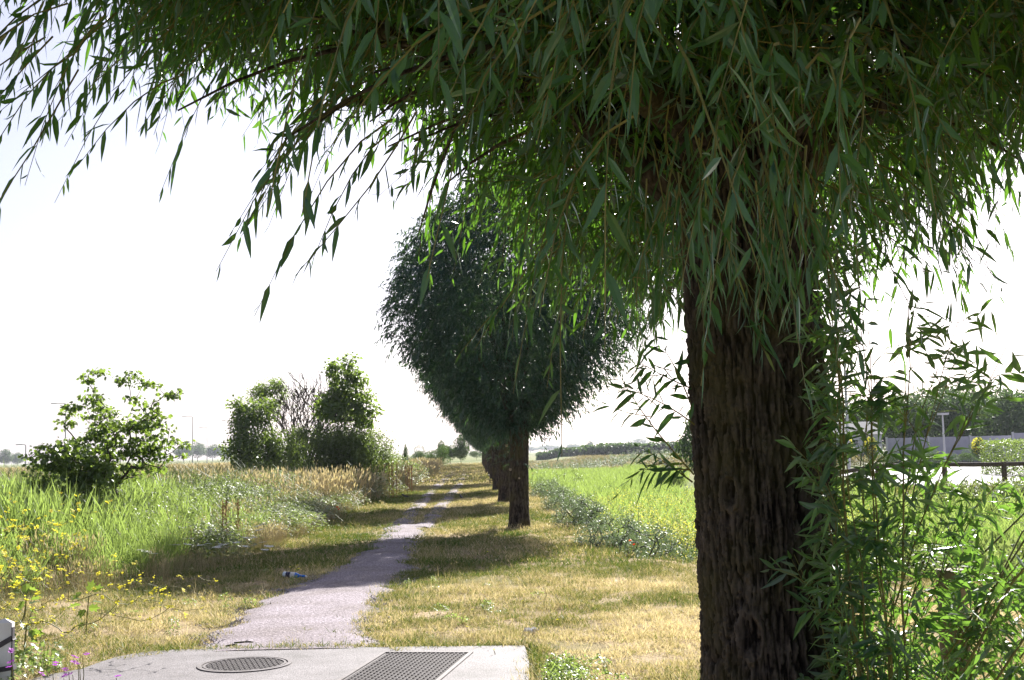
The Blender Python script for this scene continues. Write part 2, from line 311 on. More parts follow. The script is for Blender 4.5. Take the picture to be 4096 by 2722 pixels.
def in_path(x, y, mgn=0.):
    a = (y > PY0) & (y < PY1) & (x > np.interp(y, *pL)-mgn) & (x < np.interp(y, *pR)+mgn)
    b_ = (y >= PY1-1) & ((np.abs(x-np.interp(y, *tL)) < .24+mgn) | (np.abs(x-np.interp(y, *tR)) < .22+mgn))
    return a | b_

# concrete apron
SL = [G(*q) for q in [(326,2692),(400,2664),(466,2643),(540,2628),(606,2620),(700,2613),(816,2610),(1018,2609),(1400,2604),(1800,2600),(2098,2597)]]
SL = [(-3.5, 8.9), (-3.38, 9.2)]+SL+[(.07, 9.4), (.06, 8.2), (.06, 5), (-4.6, 5), (-4.1, 8)]
m, nt, nd, lk, b = new_mat('worn_concrete'); tc = nd.new('ShaderNodeTexCoord')
a = nd.new('ShaderNodeTexNoise'); a.inputs['Scale'].default_value = 2.2; a.inputs['Detail'].default_value = 9; a.inputs['Roughness'].default_value = .7; lk.new(tc.outputs['Object'], a.inputs[0])
c = nd.new('ShaderNodeTexNoise'); c.inputs['Scale'].default_value = 95; c.inputs['Detail'].default_value = 3; lk.new(tc.outputs['Object'], c.inputs[0])
r = ramp(nd, [(.34, (.055, .048, .046)), (.45, (.095, .083, .085)), (.6, (.125, .112, .116)), (.72, (.17, .155, .16))]); lk.new(a.outputs[0], r.inputs[0])
r2 = ramp(nd, [(.34, (.4, .38, .36)), (.46, (1, 1, 1)), (.58, (1, 1, 1)), (.7, (2., 1.9, 1.9))]); lk.new(c.outputs[0], r2.inputs[0])
mu = nd.new('ShaderNodeMix'); mu.data_type = 'RGBA'; mu.blend_type = 'MULTIPLY'; mu.inputs[0].default_value = 1; lk.new(r.outputs[0], mu.inputs[6]); lk.new(r2.outputs[0], mu.inputs[7])
lk.new(mu.outputs[2], b.inputs['Base Color']); b.inputs['Roughness'].default_value = .75
bu = nd.new('ShaderNodeBump'); bu.inputs['Distance'].default_value = .004; lk.new(c.outputs[0], bu.inputs['Height']); lk.new(bu.outputs[0], b.inputs['Normal'])
mb = MB(); n = len(SL); top = [(x, y, .028) for x, y in SL]; bot = [(x, y, -.08) for x, y in SL]
mb.add(top+bot, [tuple(range(n))[::-1]]); mb.F[-1] = mb.F[-1]
mb.add(top+bot, [(k, (k+1) % n, n+(k+1) % n, n+k) for k in range(n)])
tag(mb.obj('concrete_pavement', m), kind='structure')

# road with the car park beyond the rail
mb = MB(); rd = [(14.2, 43.5), (60, 38.5), (90, 44), (90, 88), (30, 92), (17, 70)]
mb.add([(x, y, float(hgt(x, y))+.02) for x, y in rd], [tuple(range(len(rd)))])
tag(mb.obj('road', plain('pale_asphalt', (.36, .34, .36), .8, noise=(.3, .28, .3), scale=8)), kind='structure')
on_road = lambda x, y: (x > 14) & (y > 43.6-(x-14.2)*.11) & (y < 90)

# ---------------------------------------------------------------- scattered ground cover (geometry nodes instances, one object each)
def scatter(name, mats, pts, scl, itint, tpls, label, seed=0, tilt=.12, cat='grass'):
    rg = np.random.default_rng(seed); n = len(pts); K = len(tpls)
    mb = MB(); tp = []
    for k, t in enumerate(tpls):
        for V, F, mi, T in zip(t.V, t.F, t.M, t.T):
            off = mb.n; first = t.V[0]
        base = mb.n
        V = np.concatenate(t.V); T = np.concatenate(t.T); mb.V.append(V); mb.T.append(T)
        for F, mi in zip(t.F, t.M): mb.F.append(F+base); mb.M.append(mi)
        mb.n += len(V); tp.append(np.full(len(V), k+1))
    nt_ = mb.n; mb.V.append(np.asarray(pts, float)); mb.T.append(np.full(n, .5)); mb.n += n
    pid = rg.integers(1, K+1, n)
    rot = np.stack([rg.normal(0, tilt, n), rg.normal(0, tilt, n), rg.uniform(0, 2*PI, n)], 1)
    z3 = np.zeros((nt_, 3)); sc = np.broadcast_to(np.asarray(scl, float).reshape(n, -1), (n, 3))
    me = mb.mesh(name, mats, attrs={'tp': ('INT', np.concatenate(tp+[np.zeros(n, int)]).astype(np.int32)),
        'pid': ('INT', np.concatenate([np.zeros(nt_, int), pid]).astype(np.int32)),
        'rot': ('FLOAT_VECTOR', np.concatenate([z3, rot]).astype(np.float32)), 'scl': ('FLOAT_VECTOR', np.concatenate([z3, sc]).astype(np.float32)),
        'itint': ('FLOAT', np.concatenate([np.zeros(nt_), np.broadcast_to(itint, (n,))]).astype(np.float32))})
    o = link(name, me); ng = bpy.data.node_groups.new(name, 'GeometryNodeTree')
    ng.interface.new_socket(name='Geometry', in_out='INPUT', socket_type='NodeSocketGeometry')
    ng.interface.new_socket(name='Geometry', in_out='OUTPUT', socket_type='NodeSocketGeometry')
    N, Lk = ng.nodes, ng.links; gi = N.new('NodeGroupInput'); go = N.new('NodeGroupOutput'); jn = N.new('GeometryNodeJoinGeometry')
    def na(nm, ty):
        q = N.new('GeometryNodeInputNamedAttribute'); q.data_type = ty; q.inputs[0].default_value = nm; return q.outputs[0]
    def eq(src, k):
        q = N.new('FunctionNodeCompare'); q.data_type = 'INT'; q.operation = 'EQUAL'; Lk.new(src, q.inputs[2]); q.inputs[3].default_value = k; return q.outputs[0]
    a_tp, a_pid, a_rot, a_scl = na('tp', 'INT'), na('pid', 'INT'), na('rot', 'FLOAT_VECTOR'), na('scl', 'FLOAT_VECTOR')
    er = N.new('FunctionNodeEulerToRotation'); Lk.new(a_rot, er.inputs[0])
    for k in range(1, K+1):
        s1 = N.new('GeometryNodeSeparateGeometry'); s2 = N.new('GeometryNodeSeparateGeometry'); ip = N.new('GeometryNodeInstanceOnPoints')
        Lk.new(gi.outputs[0], s1.inputs[0]); Lk.new(eq(a_tp, k), s1.inputs[1]); Lk.new(gi.outputs[0], s2.inputs[0]); Lk.new(eq(a_pid, k), s2.inputs[1])
        Lk.new(s2.outputs[0], ip.inputs['Points']); Lk.new(s1.outputs[0], ip.inputs['Instance'])
        Lk.new(er.outputs[0], ip.inputs['Rotation']); Lk.new(a_scl, ip.inputs['Scale']); Lk.new(ip.outputs[0], jn.inputs[0])
    Lk.new(jn.outputs[0], go.inputs[0])
    md = o.modifiers.new('scatter', 'NODES'); md.node_group = ng
    tag(o, label, cat, kind='stuff'); return o
def tpl_blades(seed, n, rad, h, wd, lean=.35, tpl=BLADE1, bend=.3, tv=.25, hv=.35, m=0, mb=None, tc=.5, sq=False):
    rg = np.random.default_rng(seed); mb = mb or MB()
    if sq: P = np.stack([rg.uniform(-rad, rad, n), rg.uniform(-rad, rad, n), np.full(n, -.01)], 1)
    else:
        a = rg.uniform(0, 2*PI, n); r = rad*np.sqrt(rg.uniform(0, 1, n)); P = np.stack([r*np.cos(a), r*np.sin(a), np.full(n, -.02)], 1)
    Dr = norm(np.stack([rg.normal(0, lean, n), rg.normal(0, lean, n), np.ones(n)], 1)); H = h*(1+hv*rg.normal(size=n).clip(-1.6, 1.6))
    b_ = np.stack([rg.normal(size=n), rg.normal(size=n), -.5*np.ones(n)], 1)
    return leaves(mb, P, Dr, rnd_unit(rg, n)*[1, 1, .1], H, wd*(.7+.6*rg.random(n)), tpl, bend*rg.random(n)*2, norm(b_), m, (tc+tv*rg.normal(size=n)).clip(0, 1))
def sample(rg, x0, x1, y0, y1, dens, mask=None):
    n = int((x1-x0)*(y1-y0)*dens); x = rg.uniform(x0, x1, n); y = rg.uniform(y0, y1, n)
    if mask is not None:
        k = mask(x, y); x, y = x[k], y[k]
    return x, y
def on_ground(x, y, dz=0): return np.stack([x, y, hgt(x, y)+dz], 1)
def in_slab(x, y):
    yt = np.interp(x, [-3.3, -3.13, -2.9, -2.5, .04], [9.35, 9.93, 10.15, 10.22, 10.05])
    return (y < yt) & (x > -3.45) & (x < .05)
fov = lambda x, y: (np.abs(x) < .45*y+1.2)
green = lambda x, y: vnoise(x*.7, y*.7, 31, 3)
def dryT(seed, n=38, rad=.2, h=.55):
    rr = np.random.default_rng(seed); mb = MB()
    tpl_blades(seed, n, rad, h*.6, .006, .35, BLADE5, .4, .2, .3, mb=mb, tc=.35)
    a = rr.uniform(0, 2*PI, n); P = np.stack([rr.normal(0, rad*.6, n), rr.normal(0, rad*.6, n), np.zeros(n)], 1)
    ln = np.stack([rr.normal(0, .16, n), rr.normal(0, .16, n), np.ones(n)], 1); H = h*(.75+.4*rr.random(n))
    t = np.linspace(0, 1, 4); Pt = P[:, None]+(ln*H[:, None])[:, None]*t[None, :, None]; Pt[:, :, 0] += .08*(t**2)[None]*rr.normal(size=n)[:, None]
    tn = .65+.15*rr.normal(size=n)
    tubes(mb, Pt, np.full((n, 4), .0018), 3, 0, tn)
    leaves(mb, Pt[:, -1]-norm(ln)*.03, ln, rnd_unit(rr, n), .11, .014, LEAF2, .15, None, 0, (tn+.15).clip(0, 1)); return mb
# mown strip
rg = np.random.default_rng(1)
okm = lambda x, y: ~in_path(x, y, -.02) & ~in_slab(x, y) & (marsh(x, y) < .15) & (x > xl(y)-.3) & fov(x, y) & ~on_road(x, y)
T = [tpl_blades(100+k, 260, .2, .04, .0062, .7, BLADE1, .0, .22, .45, sq=True) for k in range(3)]
for k, t in enumerate(T): tpl_blades(120+k, 26, .2, .085, .004, .45, BLADE1, .2, .15, .4, mb=t, tc=.75, sq=True)
x, y = sample(rg, -6.6, 8, 8, 17, 20, okm)
near = (np.abs(y-10.35) < .35) & (x > -3) & (x < .3)
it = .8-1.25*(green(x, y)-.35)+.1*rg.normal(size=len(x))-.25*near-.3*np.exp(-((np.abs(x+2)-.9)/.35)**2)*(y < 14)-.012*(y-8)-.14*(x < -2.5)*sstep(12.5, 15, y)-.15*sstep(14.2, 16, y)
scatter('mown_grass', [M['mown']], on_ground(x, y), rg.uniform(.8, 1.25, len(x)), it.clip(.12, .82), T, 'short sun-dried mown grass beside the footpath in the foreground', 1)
T = [tpl_blades(130+k, 230, .35, .055, .011, .7, BLADE1, .0, .22, .45, sq=True) for k in range(3)]
x, y = sample(rg, -7, 6, 17, 60, 9, okm)
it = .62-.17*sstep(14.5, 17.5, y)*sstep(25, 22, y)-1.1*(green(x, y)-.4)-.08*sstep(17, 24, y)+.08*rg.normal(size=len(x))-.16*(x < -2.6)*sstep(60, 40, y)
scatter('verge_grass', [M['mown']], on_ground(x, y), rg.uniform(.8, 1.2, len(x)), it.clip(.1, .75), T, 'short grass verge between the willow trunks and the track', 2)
T = [tpl_blades(140+k, 160, 1.0, .07, .03, .6, BLADE1, .0, .22, .45, sq=True) for k in range(2)]
x, y = sample(rg, -14, 3, 60, 170, 1.6, okm)
scatter('far_verge_grass', [M['mown']], on_ground(x, y), rg.uniform(.8, 1.2, len(x)), (.6-.8*(green(x*.4, y*.4)-.4)).clip(.1, .75), T, 'grass verge running far along the avenue of willows', 3)
x, y = sample(rg, -6, 6, 9, 34, 1.6, okm)
scatter('stray_stalks', [M['dry']], on_ground(x, y), np.stack([rg.uniform(.3, .7, len(x)), rg.uniform(.3, .7, len(x)), rg.uniform(.14, .38, len(x))], 1), rg.uniform(.2, .9, len(x)), [dryT(225+k, 7) for k in range(3)], 'taller dry stalks missed by the mower across the verge', 31, .2)
# right-hand lawn beyond ditch
x, y = sample(rg, 9, 22, 32, 44, 7, lambda x, y: fov(x, y) & ~on_road(x, y) & (plateau(x, y) > .8))
T = [tpl_blades(150+k, 200, .4, .06, .012, .6, BLADE1, .0, .22, .45, sq=True) for k in range(2)]
scatter('roadside_lawn', [M['mown']], on_ground(x, y), rg.uniform(.8, 1.3, len(x)), (.35-.5*(green(x, y)-.5)).clip(.05, .6), T, 'sunny lawn between the stumps and the pale road', 4)
# small green tufts on the path, its edges and the slab joint
rg = np.random.default_rng(5)
T = [tpl_blades(160+k, 34, .06, .07, .005, .6, BLADE5, .4, .2) for k in range(3)]
px, py = [], []
for q in range(260):
    Yq = rg.uniform(10.1, 26)**1.0; e = pL if rg.random() < .45 else pR; px.append(np.interp(Yq, *e)+rg.normal(0, .1)); py.append(Yq)
for q in range(34): px.append(rg.uniform(-1.9, -1.1)); py.append(10.3+abs(rg.normal(0, .9)))
for q in range(330): px.append(rg.uniform(-3.1, .1)); py.append(float(np.interp(px[-1], [-3.13, -2.9, -2.5, .04], [9.95, 10.2, 10.24, 10.1]))+rg.normal(.02, .05))
for q in range(120): px.append(.1+abs(rg.normal(0, .08))); py.append(rg.uniform(8.3, 10.1))
px, py = np.array(px), np.array(py)
scatter('grass_tufts', [M['mown']], on_ground(px, py, .005), rg.uniform(.5, 1.2, len(px)), rg.uniform(.1, .6, len(px)), T, 'small green tufts along the path edges and slab joint', 5)
# broad weeds at slab corner
# ---- left side: reeds, dry grass, brambles
left = lambda x, y: (x < xl(y)) & fov(x, y)
rg = np.random.default_rng(7)
def reedT(seed, n=16, rad=.22, h=1.05, wd=.018):
    rr = np.random.default_rng(seed); mb = MB()
    tpl_blades(seed, n, rad, h, .012, .08, BLADE5, .08, .15, .2, mb=mb)
    k = n*3; a = rr.uniform(0, 2*PI, k); P = np.stack([rr.uniform(-rad, rad, k), rr.uniform(-rad, rad, k), rr.uniform(.15, .8, k)*h], 1)
    Dr = norm(np.stack([np.cos(a)*.45, np.sin(a)*.45, np.ones(k)], 1))
    leaves(mb, P, Dr, rnd_unit(rr, k), rr.uniform(.28, .5, k)*h, wd, BLADE5, .35*rr.random(k), None, 0, .5+.22*rr.normal(size=k)); return mb
T = [reedT(200+k) for k in range(4)]
x, y = sample(rg, -17, -4, 12.6, 30, 11, lambda x, y: left(x, y) & (x < xl(y)-.3-.6*vnoise(y*.8, x*.3, 4)) & ((vnoise(x*.35, y*.3, 12, 2) > sstep(18, 30, y)*.75) | (y < 17.5)))
hsc = rg.uniform(.7, 1.15, len(x))*(.45+.68*sstep(.3, 3.2, xl(y)-x))
scatter('green_reeds', [M['reed']], on_ground(x, y), hsc, (.45+.35*rg.normal(size=len(x))*.5).clip(.1, .9), T, 'tall bright green reeds filling the left foreground', 7, .07)
TD = [dryT(220+k) for k in range(4)]
x, y = sample(rg, -9, -3, 13, 62, 4.5, lambda x, y: left(x, y) & (xl(y)-x < .2+.9*vnoise(y*.5, x*.2, 8)) )
x2, y2 = sample(rg, -17, -4, 13, 36, 6.5, left)
x, y = np.concatenate([x, x2]), np.concatenate([y, y2])
scatter('dry_tall_grass', [M['dry']], on_ground(x, y), rg.uniform(.5, 1.2, len(x))*(.55+.45*sstep(.2, 1.2, xl(y)-x))*(1-.3*(vnoise(x, y, 3)>.5)), (.05+.62*vnoise(x*.5, y*.25, 21, 2)).clip(0, .9), TD, 'dry seeding grasses along the left edge of the verge', 8, .1)
x, y = sample(rg, -55, -5, 34, 120, 1.5, lambda x, y: left(x, y))
scatter('meadow_grass', [M['dry']], on_ground(x, y), rg.uniform(1.2, 2.2, len(x))*np.array([[1.8], [1.8], [.75]]).T.repeat(1, 0)[0][0] if False else np.stack([rg.uniform(2, 3.4, len(x)), rg.uniform(2, 3.4, len(x)), rg.uniform(1.1, 1.9, len(x))], 1), (.3+.6*vnoise(x*.12, y*.08, 23, 2)).clip(0, 1), TD, 'pale pinkish dry meadow beyond the bushes on the left', 9, .05)
def brT(seed, n=380, rad=.42, h=.75, L=.042, tpl=LEAF2, tv=.3):
    rr = np.random.default_rng(seed); mb = MB(); a = rr.uniform(0, 2*PI, n); q = rr.random(n); r = rad*np.sqrt(rr.random(n))
    top = h*(1-.5*(r/rad)**2); z = top*(1-.75*q**2.2)
    P = np.stack([r*np.cos(a), r*np.sin(a), z], 1); Dr = np.stack([np.cos(a), np.sin(a), rr.normal(0, .5, n)], 1)+.8*rr.normal(size=(n, 3))*[1, 1, .5]
    N = np.array([0, 0, 1.])+.55*rr.normal(size=(n, 3)); Ls = L*(.6+.8*rr.random(n))
    leaves(mb, P, Dr, N, Ls, Ls*.72, tpl, .2, None, 0, (.5+tv*rr.normal(size=n)).clip(0, 1))
    k = 7; aa = rr.uniform(0, 2*PI, k); t = np.linspace(0, 1, 5); e = rad*1.3
    Pt = np.stack([np.cos(aa)[:, None]*e*t, np.sin(aa)[:, None]*e*t, (h*1.25*np.sin(t*2.2))[None].repeat(k, 0)], -1)
    tubes(mb, Pt[:2], np.full((2, 5), .0025), 3, 0, np.full(2, .5)); return mb
TB = [brT(240+k) for k in range(4)]
x, y = sample(rg, -21, -4.3, 19, 54, 5, lambda x, y: left(x, y) & (xl(y)-x > .35) & (vnoise(x*.28, y*.16, 41, 2)+.4*sstep(18, 24, y) > .44))
scatter('bramble_thicket', [M['bramble']], on_ground(x, y), np.stack([rg.uniform(.9, 1.5, len(x)), rg.uniform(.9, 1.5, len(x)), rg.uniform(1.0, 1.6, len(x))*(.45+.55*sstep(.3, 3, xl(y)-x))], 1), (.45+.6*vnoise(x*.6, y*.4, 44, 2)).clip(.1, .95), TB, 'pale glinting brambles rambling in front of the bushes', 10, .15)
x, y = sample(rg, -9.5, -4.8, 44, 110, 2.2, lambda x, y: left(x, y) & (xl(y)-x > .3) & (xl(y)-x < 3.5))
scatter('far_brambles', [M['bramble']], on_ground(x, y), np.stack([rg.uniform(1.4, 2.4, len(x)), rg.uniform(1.4, 2.4, len(x)), rg.uniform(.7, 1.5, len(x))], 1), (.4+.4*vnoise(x*.5, y*.2, 45, 2)).clip(.1, .95), TB, 'low scrub lining the track in the distance', 11, .15)
# ---- right side: ditch and marsh
def weedT(seed, n=9, h=.8, rad=.25, flower=None, lv=22, L=.07):
    rr = np.random.default_rng(seed); mb = MB(); t = np.linspace(0, 1, 5)
    P = np.stack([rr.normal(0, rad*.5, n), rr.normal(0, rad*.5, n), np.zeros(n)], 1); ln = np.stack([rr.normal(0, .22, n), rr.normal(0, .22, n), np.ones(n)], 1)
    H = h*(.65+.5*rr.random(n)); Pt = P[:, None]+(ln*H[:, None])[:, None]*t[None, :, None]; Pt[:, :, :2] += (t**2)[None, :, None]*rr.normal(0, .06, (n, 1, 2))
    tubes(mb, Pt, np.full((n, 5), .0035)*(1.2-.7*t)[None], 3, 0, np.full(n, .35))
    s = np.repeat(np.arange(n), lv); u = rr.random(len(s))**.7; idx = u*4; i0 = np.minimum(idx.astype(int), 3); f = (idx-i0)[:, None]
    Q = Pt[s, i0]*(1-f)+Pt[s, i0+1]*f; Dr = rnd_unit(rr, len(s))*[1, 1, .4]+[0, 0, .55]
    leaves(mb, Q, Dr, rnd_unit(rr, len(s))+[0, 0, .6], L*(.5+.8*rr.random(len(s)))*(1.2-.5*u), L*.2, LEAF2, .25, None, 0, (.35+.45*u+.15*rr.normal(size=len(s))).clip(0, 1))
    if flower is not None:
        k = n*7; s = rr.integers(0, n, k); Q = Pt[s, 4]+rr.normal(0, .06, (k, 3))*[1, 1, .9]
        for r_ in range(2): leaves(mb, Q, rnd_unit(rr, k)*[1, 1, .3], np.array([0, 0, 1.])+.4*rr.normal(size=(k, 3)), .019, .019, LEAF2, 0, None, flower, rr.random(k))
    return mb
rg = np.random.default_rng(9)
TW = [weedT(260+k, 11, .85, .3, None, 30, .085) for k in range(3)]
def mm(x, y): return (marsh(x, y) > .1) & fov(x, y) & (plateau(x, y) < .4)
x, y = sample(rg, .2, 12, 14, 60, 1.0, lambda x, y: mm(x, y) & (marsh(x, y) < 1.1+1.3*vnoise(x*.8, y*.5, 51, 2)) & (vnoise(x*.9, y*.45, 52, 2) > .48))
scatter('ditch_weeds', [M['weed']], on_ground(x, y), rg.uniform(.6, 1.1, len(x)), (.45+.5*vnoise(x*.7, y*.7, 53, 2)+.1).clip(0, 1), TW, 'silvery green weeds growing up out of the ditch', 12, .12)
TY = [weedT(270+k, 9, .85, .3, 1, 12, .06) for k in range(3)]
x, y = sample(rg, .2, 11, 15, 45, 5, lambda x, y: mm(x, y) & (marsh(x, y) > .8) & (marsh(x, y) < 6) & (vnoise(x*.5, y*.2, 55, 2) > .54))
scatter('yellow_wildflowers', [M['weed'], M['yellow']], on_ground(x, y), rg.uniform(.7, 1.25, len(x)), rg.uniform(.2, .6, len(x)), TY, 'hazy yellow wildflowers between the ditch weeds and reeds', 13, .12)
TG = [reedT(280+k, 22, .35, .95, .02) for k in range(3)]
x, y = sample(rg, .5, 30, 15, 100, 3.6, lambda x, y: mm(x, y) & (marsh(x, y) > .3+1.2*vnoise(x, y, 57)) & (vnoise(x*.12, y*.05, 58, 2) > .22+.25*sstep(65, 100, y)))
scatter('marsh_reeds', [M['reed']], on_ground(x, y), np.stack([rg.uniform(1, 1.5, len(x)), rg.uniform(1, 1.5, len(x)), rg.uniform(.65, 1.05, len(x))], 1), (.55+.6*(vnoise(x*.2, y*.1, 59, 2)-.5)+.12*rg.normal(size=len(x))).clip(.1, .95), TG, 'vivid green reed bed in the low marsh right of the trees', 14, .06)
x, y = sample(rg, -2, 60, 80, 230, .35, lambda x, y: (marsh(x, y) > .5) & fov(x, y) & ~on_road(x, y))
scatter('far_marsh_grass', [M['dry']], on_ground(x, y), np.stack([rg.uniform(3, 6, len(x)), rg.uniform(3, 6, len(x)), rg.uniform(.7, 1.2, len(x))], 1), (-.1+.6*vnoise(x*.06, y*.03, 61, 2)).clip(0, .6), TD, 'rough mixed grass across the far side of the marsh', 15, .05)
x, y = sample(rg, 2, 60, 85, 140, .12, lambda x, y: (marsh(x, y) > 2) & fov(x, y) & ~on_road(x, y) & (vnoise(x*.08, y*.06, 63, 2) > .5))
scatter('marsh_scrub', [M['weed']], on_ground(x, y), np.stack([rg.uniform(3, 5, len(x)), rg.uniform(3, 5, len(x)), rg.uniform(.9, 1.7, len(x))], 1), rg.uniform(.1, .5, len(x)), TW, 'dark low scrub patches on the far marsh', 16, .05)
# ivy and creepers at the right edge
TI = [brT(300+k, 150, .3, .4, .06) for k in range(3)]
x, y = sample(rg, 3, 15, 13, 33, 9, lambda x, y: (marsh(x, y) > -.1) & fov(x, y) & ((marsh(x, y) < 1.3) | (vnoise(x*.5, y*.4, 66, 2) > .5)) & (x > .18*y))
scatter('creeping_ivy', [M['bramble']], on_ground(x, y), np.stack([rg.uniform(.8, 1.5, len(x)), rg.uniform(.8, 1.5, len(x)), rg.uniform(.8, 1.9, len(x))], 1), (.35+.5*vnoise(x, y, 67, 2)).clip(.1, 1), TI, 'sunlit broad-leaved creepers along the ditch on the right', 17, .2)
# clumps placed below with the woody plants
# gravel crumbs on the path
rg = np.random.default_rng(13)
mbp = MB()
for k in range(26):
    c = np.array([*rg.uniform(-.12, .12, 2), .002]); s = rg.uniform(.003, .009); V = rg.normal(0, .25, (5, 3))+[(1, 0, 0), (-.5, .9, 0), (-.5, -.9, 0), (0, 0, .9), (0, 0, -.9)]
    mbp.add(c+V*s, [(0, 1, 3), (1, 2, 3), (2, 0, 3), (1, 0, 4), (2, 1, 4), (0, 2, 4)], 0, .5)
x, y = sample(rg, -3, -1, 10.1, 18, 26, lambda x, y: in_path(x, y, .08))
scatter('gravel_crumbs', [plain('loose_gravel', (.42, .38, .39), .85, noise=(.22, .2, .2), scale=200)], on_ground(x, y, .012), rg.uniform(.7, 2.0, len(x)), .5, [mbp], 'loose grit scattered over the near footpath', 18, 0, cat='gravel')

# ---------------------------------------------------------------- woody plants
def skeleton(base, anchors, rg, down=1.5, jit=.1, inter=2, reach=None):
    """greedy tree: every anchor grows from the nearest existing node; returns nodes, parents"""
    N = [np.array(p, float) for p in base]; Pr = [-1]+list(range(len(base)-1)); root = N[-1]
    A = sorted([np.array(a, float) for a in anchors], key=lambda a: np.linalg.norm(a-N[-1])); tips = []
    for a in A:
        Q = np.array(N); d = a-Q; c = np.linalg.norm(d, axis=1)+down*np.maximum(0, -d[:, 2]-.05)+.25*np.maximum(0, np.linalg.norm(Q-root, axis=1)-np.linalg.norm(a-root))
        j = int(np.argmin(c)); p = N[j]; L = np.linalg.norm(a-p)
        for s in range(1, inter+1):
            f = s/inter; q = p+(a-p)*f+(rg.normal(0, jit*L, 3) if s < inter else 0)+np.array([0, 0, -.06*L*math.sin(f*PI)])
            N.append(q); Pr.append(j if s == 1 else len(N)-2)
        tips.append(len(N)-1)
    return np.array(N), np.array(Pr), tips
def branch_mesh(mb, N, Pr, rtip, expo=.5, rmax=1., sides=5, m=0, skip=0):
    cnt = np.zeros(len(N))
    for i in range(len(N)-1, -1, -1):
        cnt[i] = max(cnt[i], 1)
        if Pr[i] >= 0: cnt[Pr[i]] += cnt[i]
    R = np.minimum(rtip*cnt**expo, rmax)
    e = [i for i in range(len(N)) if Pr[i] >= 0 and i > skip]
    P = np.array([[N[Pr[i]], N[i]] for i in e]); r = np.array([[min(R[Pr[i]], R[i]*1.35), R[i]] for i in e])
    tubes(mb, P, r, sides, m); return R
def in_blobs(rg, blobs, n, shell=0.):
    """blobs: (cx,cy,cz, rx,ry,rz)"""
    B = np.array(blobs, float); w_ = (B[:, 3]*B[:, 4]*B[:, 5])**.5; k = rg.choice(len(B), n, p=w_/w_.sum())
    r = rg.random(n)**(1/3.)*(1-shell)+shell
    return B[k, :3]+rnd_unit(rg, n)*r[:, None]*B[k, 3:]
def cluster(mb, A, rg, per, rad, L, Wf, tpl, mat_i=0, droop=.3, up=.6, tc=.5, tv=.22, flat=1.):
    n = len(A)*per; c = np.repeat(A, per, 0); o = rnd_unit(rg, n)*(rg.random(n)**.5)[:, None]*rad*[1, 1, flat]
    ct = np.repeat(rg.normal(0, tv*.6, len(A)), per)
    Dr = o*1.2/max(rad, .01)+.7*rnd_unit(rg, n)+[0, 0, -droop]; N = np.array([0, 0, up])+.7*rnd_unit(rg, n)
    Ls = L*(.6+.7*rg.random(n)); return leaves(mb, c+o, Dr, N, Ls, Ls*Wf, tpl, .15, None, mat_i, (tc+ct+tv*.6*rg.normal(size=n)).clip(0, 1))
def woody(name, loc, base, blobs, nb, per, rad, L, Wf, tpl, lm, label, cat, group=None, seed=0, bare=0., rtip=.006, down=1.2, droop=.3, shell=.3, flat=1., leafname='foliage', expo=.5, up=.6, tc=.5, low=0):
    rg = np.random.default_rng(seed); A = in_blobs(rg, blobs, nb, shell)
    if low: A = np.concatenate([A, A[:int(nb*low)]*[1, 1, rg.uniform(.15, .9)]*np.stack([np.ones(int(nb*low)), np.ones(int(nb*low)), rg.uniform(.1, .9, int(nb*low))], 1)])
    A = A[A[:, 2] > .1]
    root = empty(name, loc, label, cat, group); mb = MB(); Nn, Pr, tips = skeleton(base, A, rg, down, .05)
    branch_mesh(mb, Nn, Pr, rtip, expo, .3, 5); mb.obj('branches' if len(base) < 3 else 'trunk', M['limb'], root, True)
    if per:
        mb = MB(); cluster(mb, A, rg, per, rad, L, Wf, tpl, 0, droop, up, tc, flat=flat); mb.obj(leafname, lm, root)
    return root
def loc_at(px, Y): x = D(px, 1800, Y)[0]; return (x, Y, float(hgt(x, Y)))
def dz(px, py, Y): return D(px, py, Y)[2]
# maple sapling on the left
Y0 = 21.; lx, ly, lz = loc_at(490, Y0)
def bl(px, py, Y, rx, ry, rz, o):           # blob from a place in the view at depth Y, local to origin o
    p = D(px, py, Y); return (p[0]-o[0], p[1]-o[1], p[2]-o[2], rx, ry, rz)
o = (lx, ly, lz); k = Y0/5000*1.
bs = [(470+dx, y_, rx, rz) for dx, y_, rx, rz in [(-95,1520,42,60),(-85,1610,40,40),(50,1530,38,50),(60,1610,30,35),(112,1525,28,28),(190,1570,48,32),(135,1640,45,30),(-20,1700,80,60),(-130,1680,90,110),(0,1750,110,90),(100,1740,110,80),(210,1790,80,55),(-110,1800,90,70),(40,1870,130,70),(-40,1900,110,60),(130,1680,60,50)]]
blobs = [bl(px, py, Y0, rx*k, rx*k*.9, rz*k, o) for px, py, rx, rz in bs]
woody('maple_sapling', o, [(0, 0, 0), (.01, 0, .3), (0, .02, .7)], blobs, 230, 16, .16, .066, 1., MAPLE, M['broad'], 'young maple with spreading branches and dark lobed leaves above the reeds', 'tree', seed=3, rtip=.0045, down=1.6, flat=.35, shell=.45, droop=.45)
Y0 = 20.; o = loc_at(255, Y0); k = Y0/5000
blobs = [bl(px, py, Y0, rx*k, rx*k, rz*k, o) for px, py, rx, rz in [(180,1830,80,55),(260,1810,90,50),(330,1860,90,60),(220,1920,110,70),(380,1920,80,60)]]
woody('maple_bush', o, [(0, 0, 0), (0, 0, .2)], blobs, 120, 22, .15, .066, 1., MAPLE, M['broad'], 'low dark maple bush just left of the sapling', 'bush', seed=4, flat=.6, droop=.4)
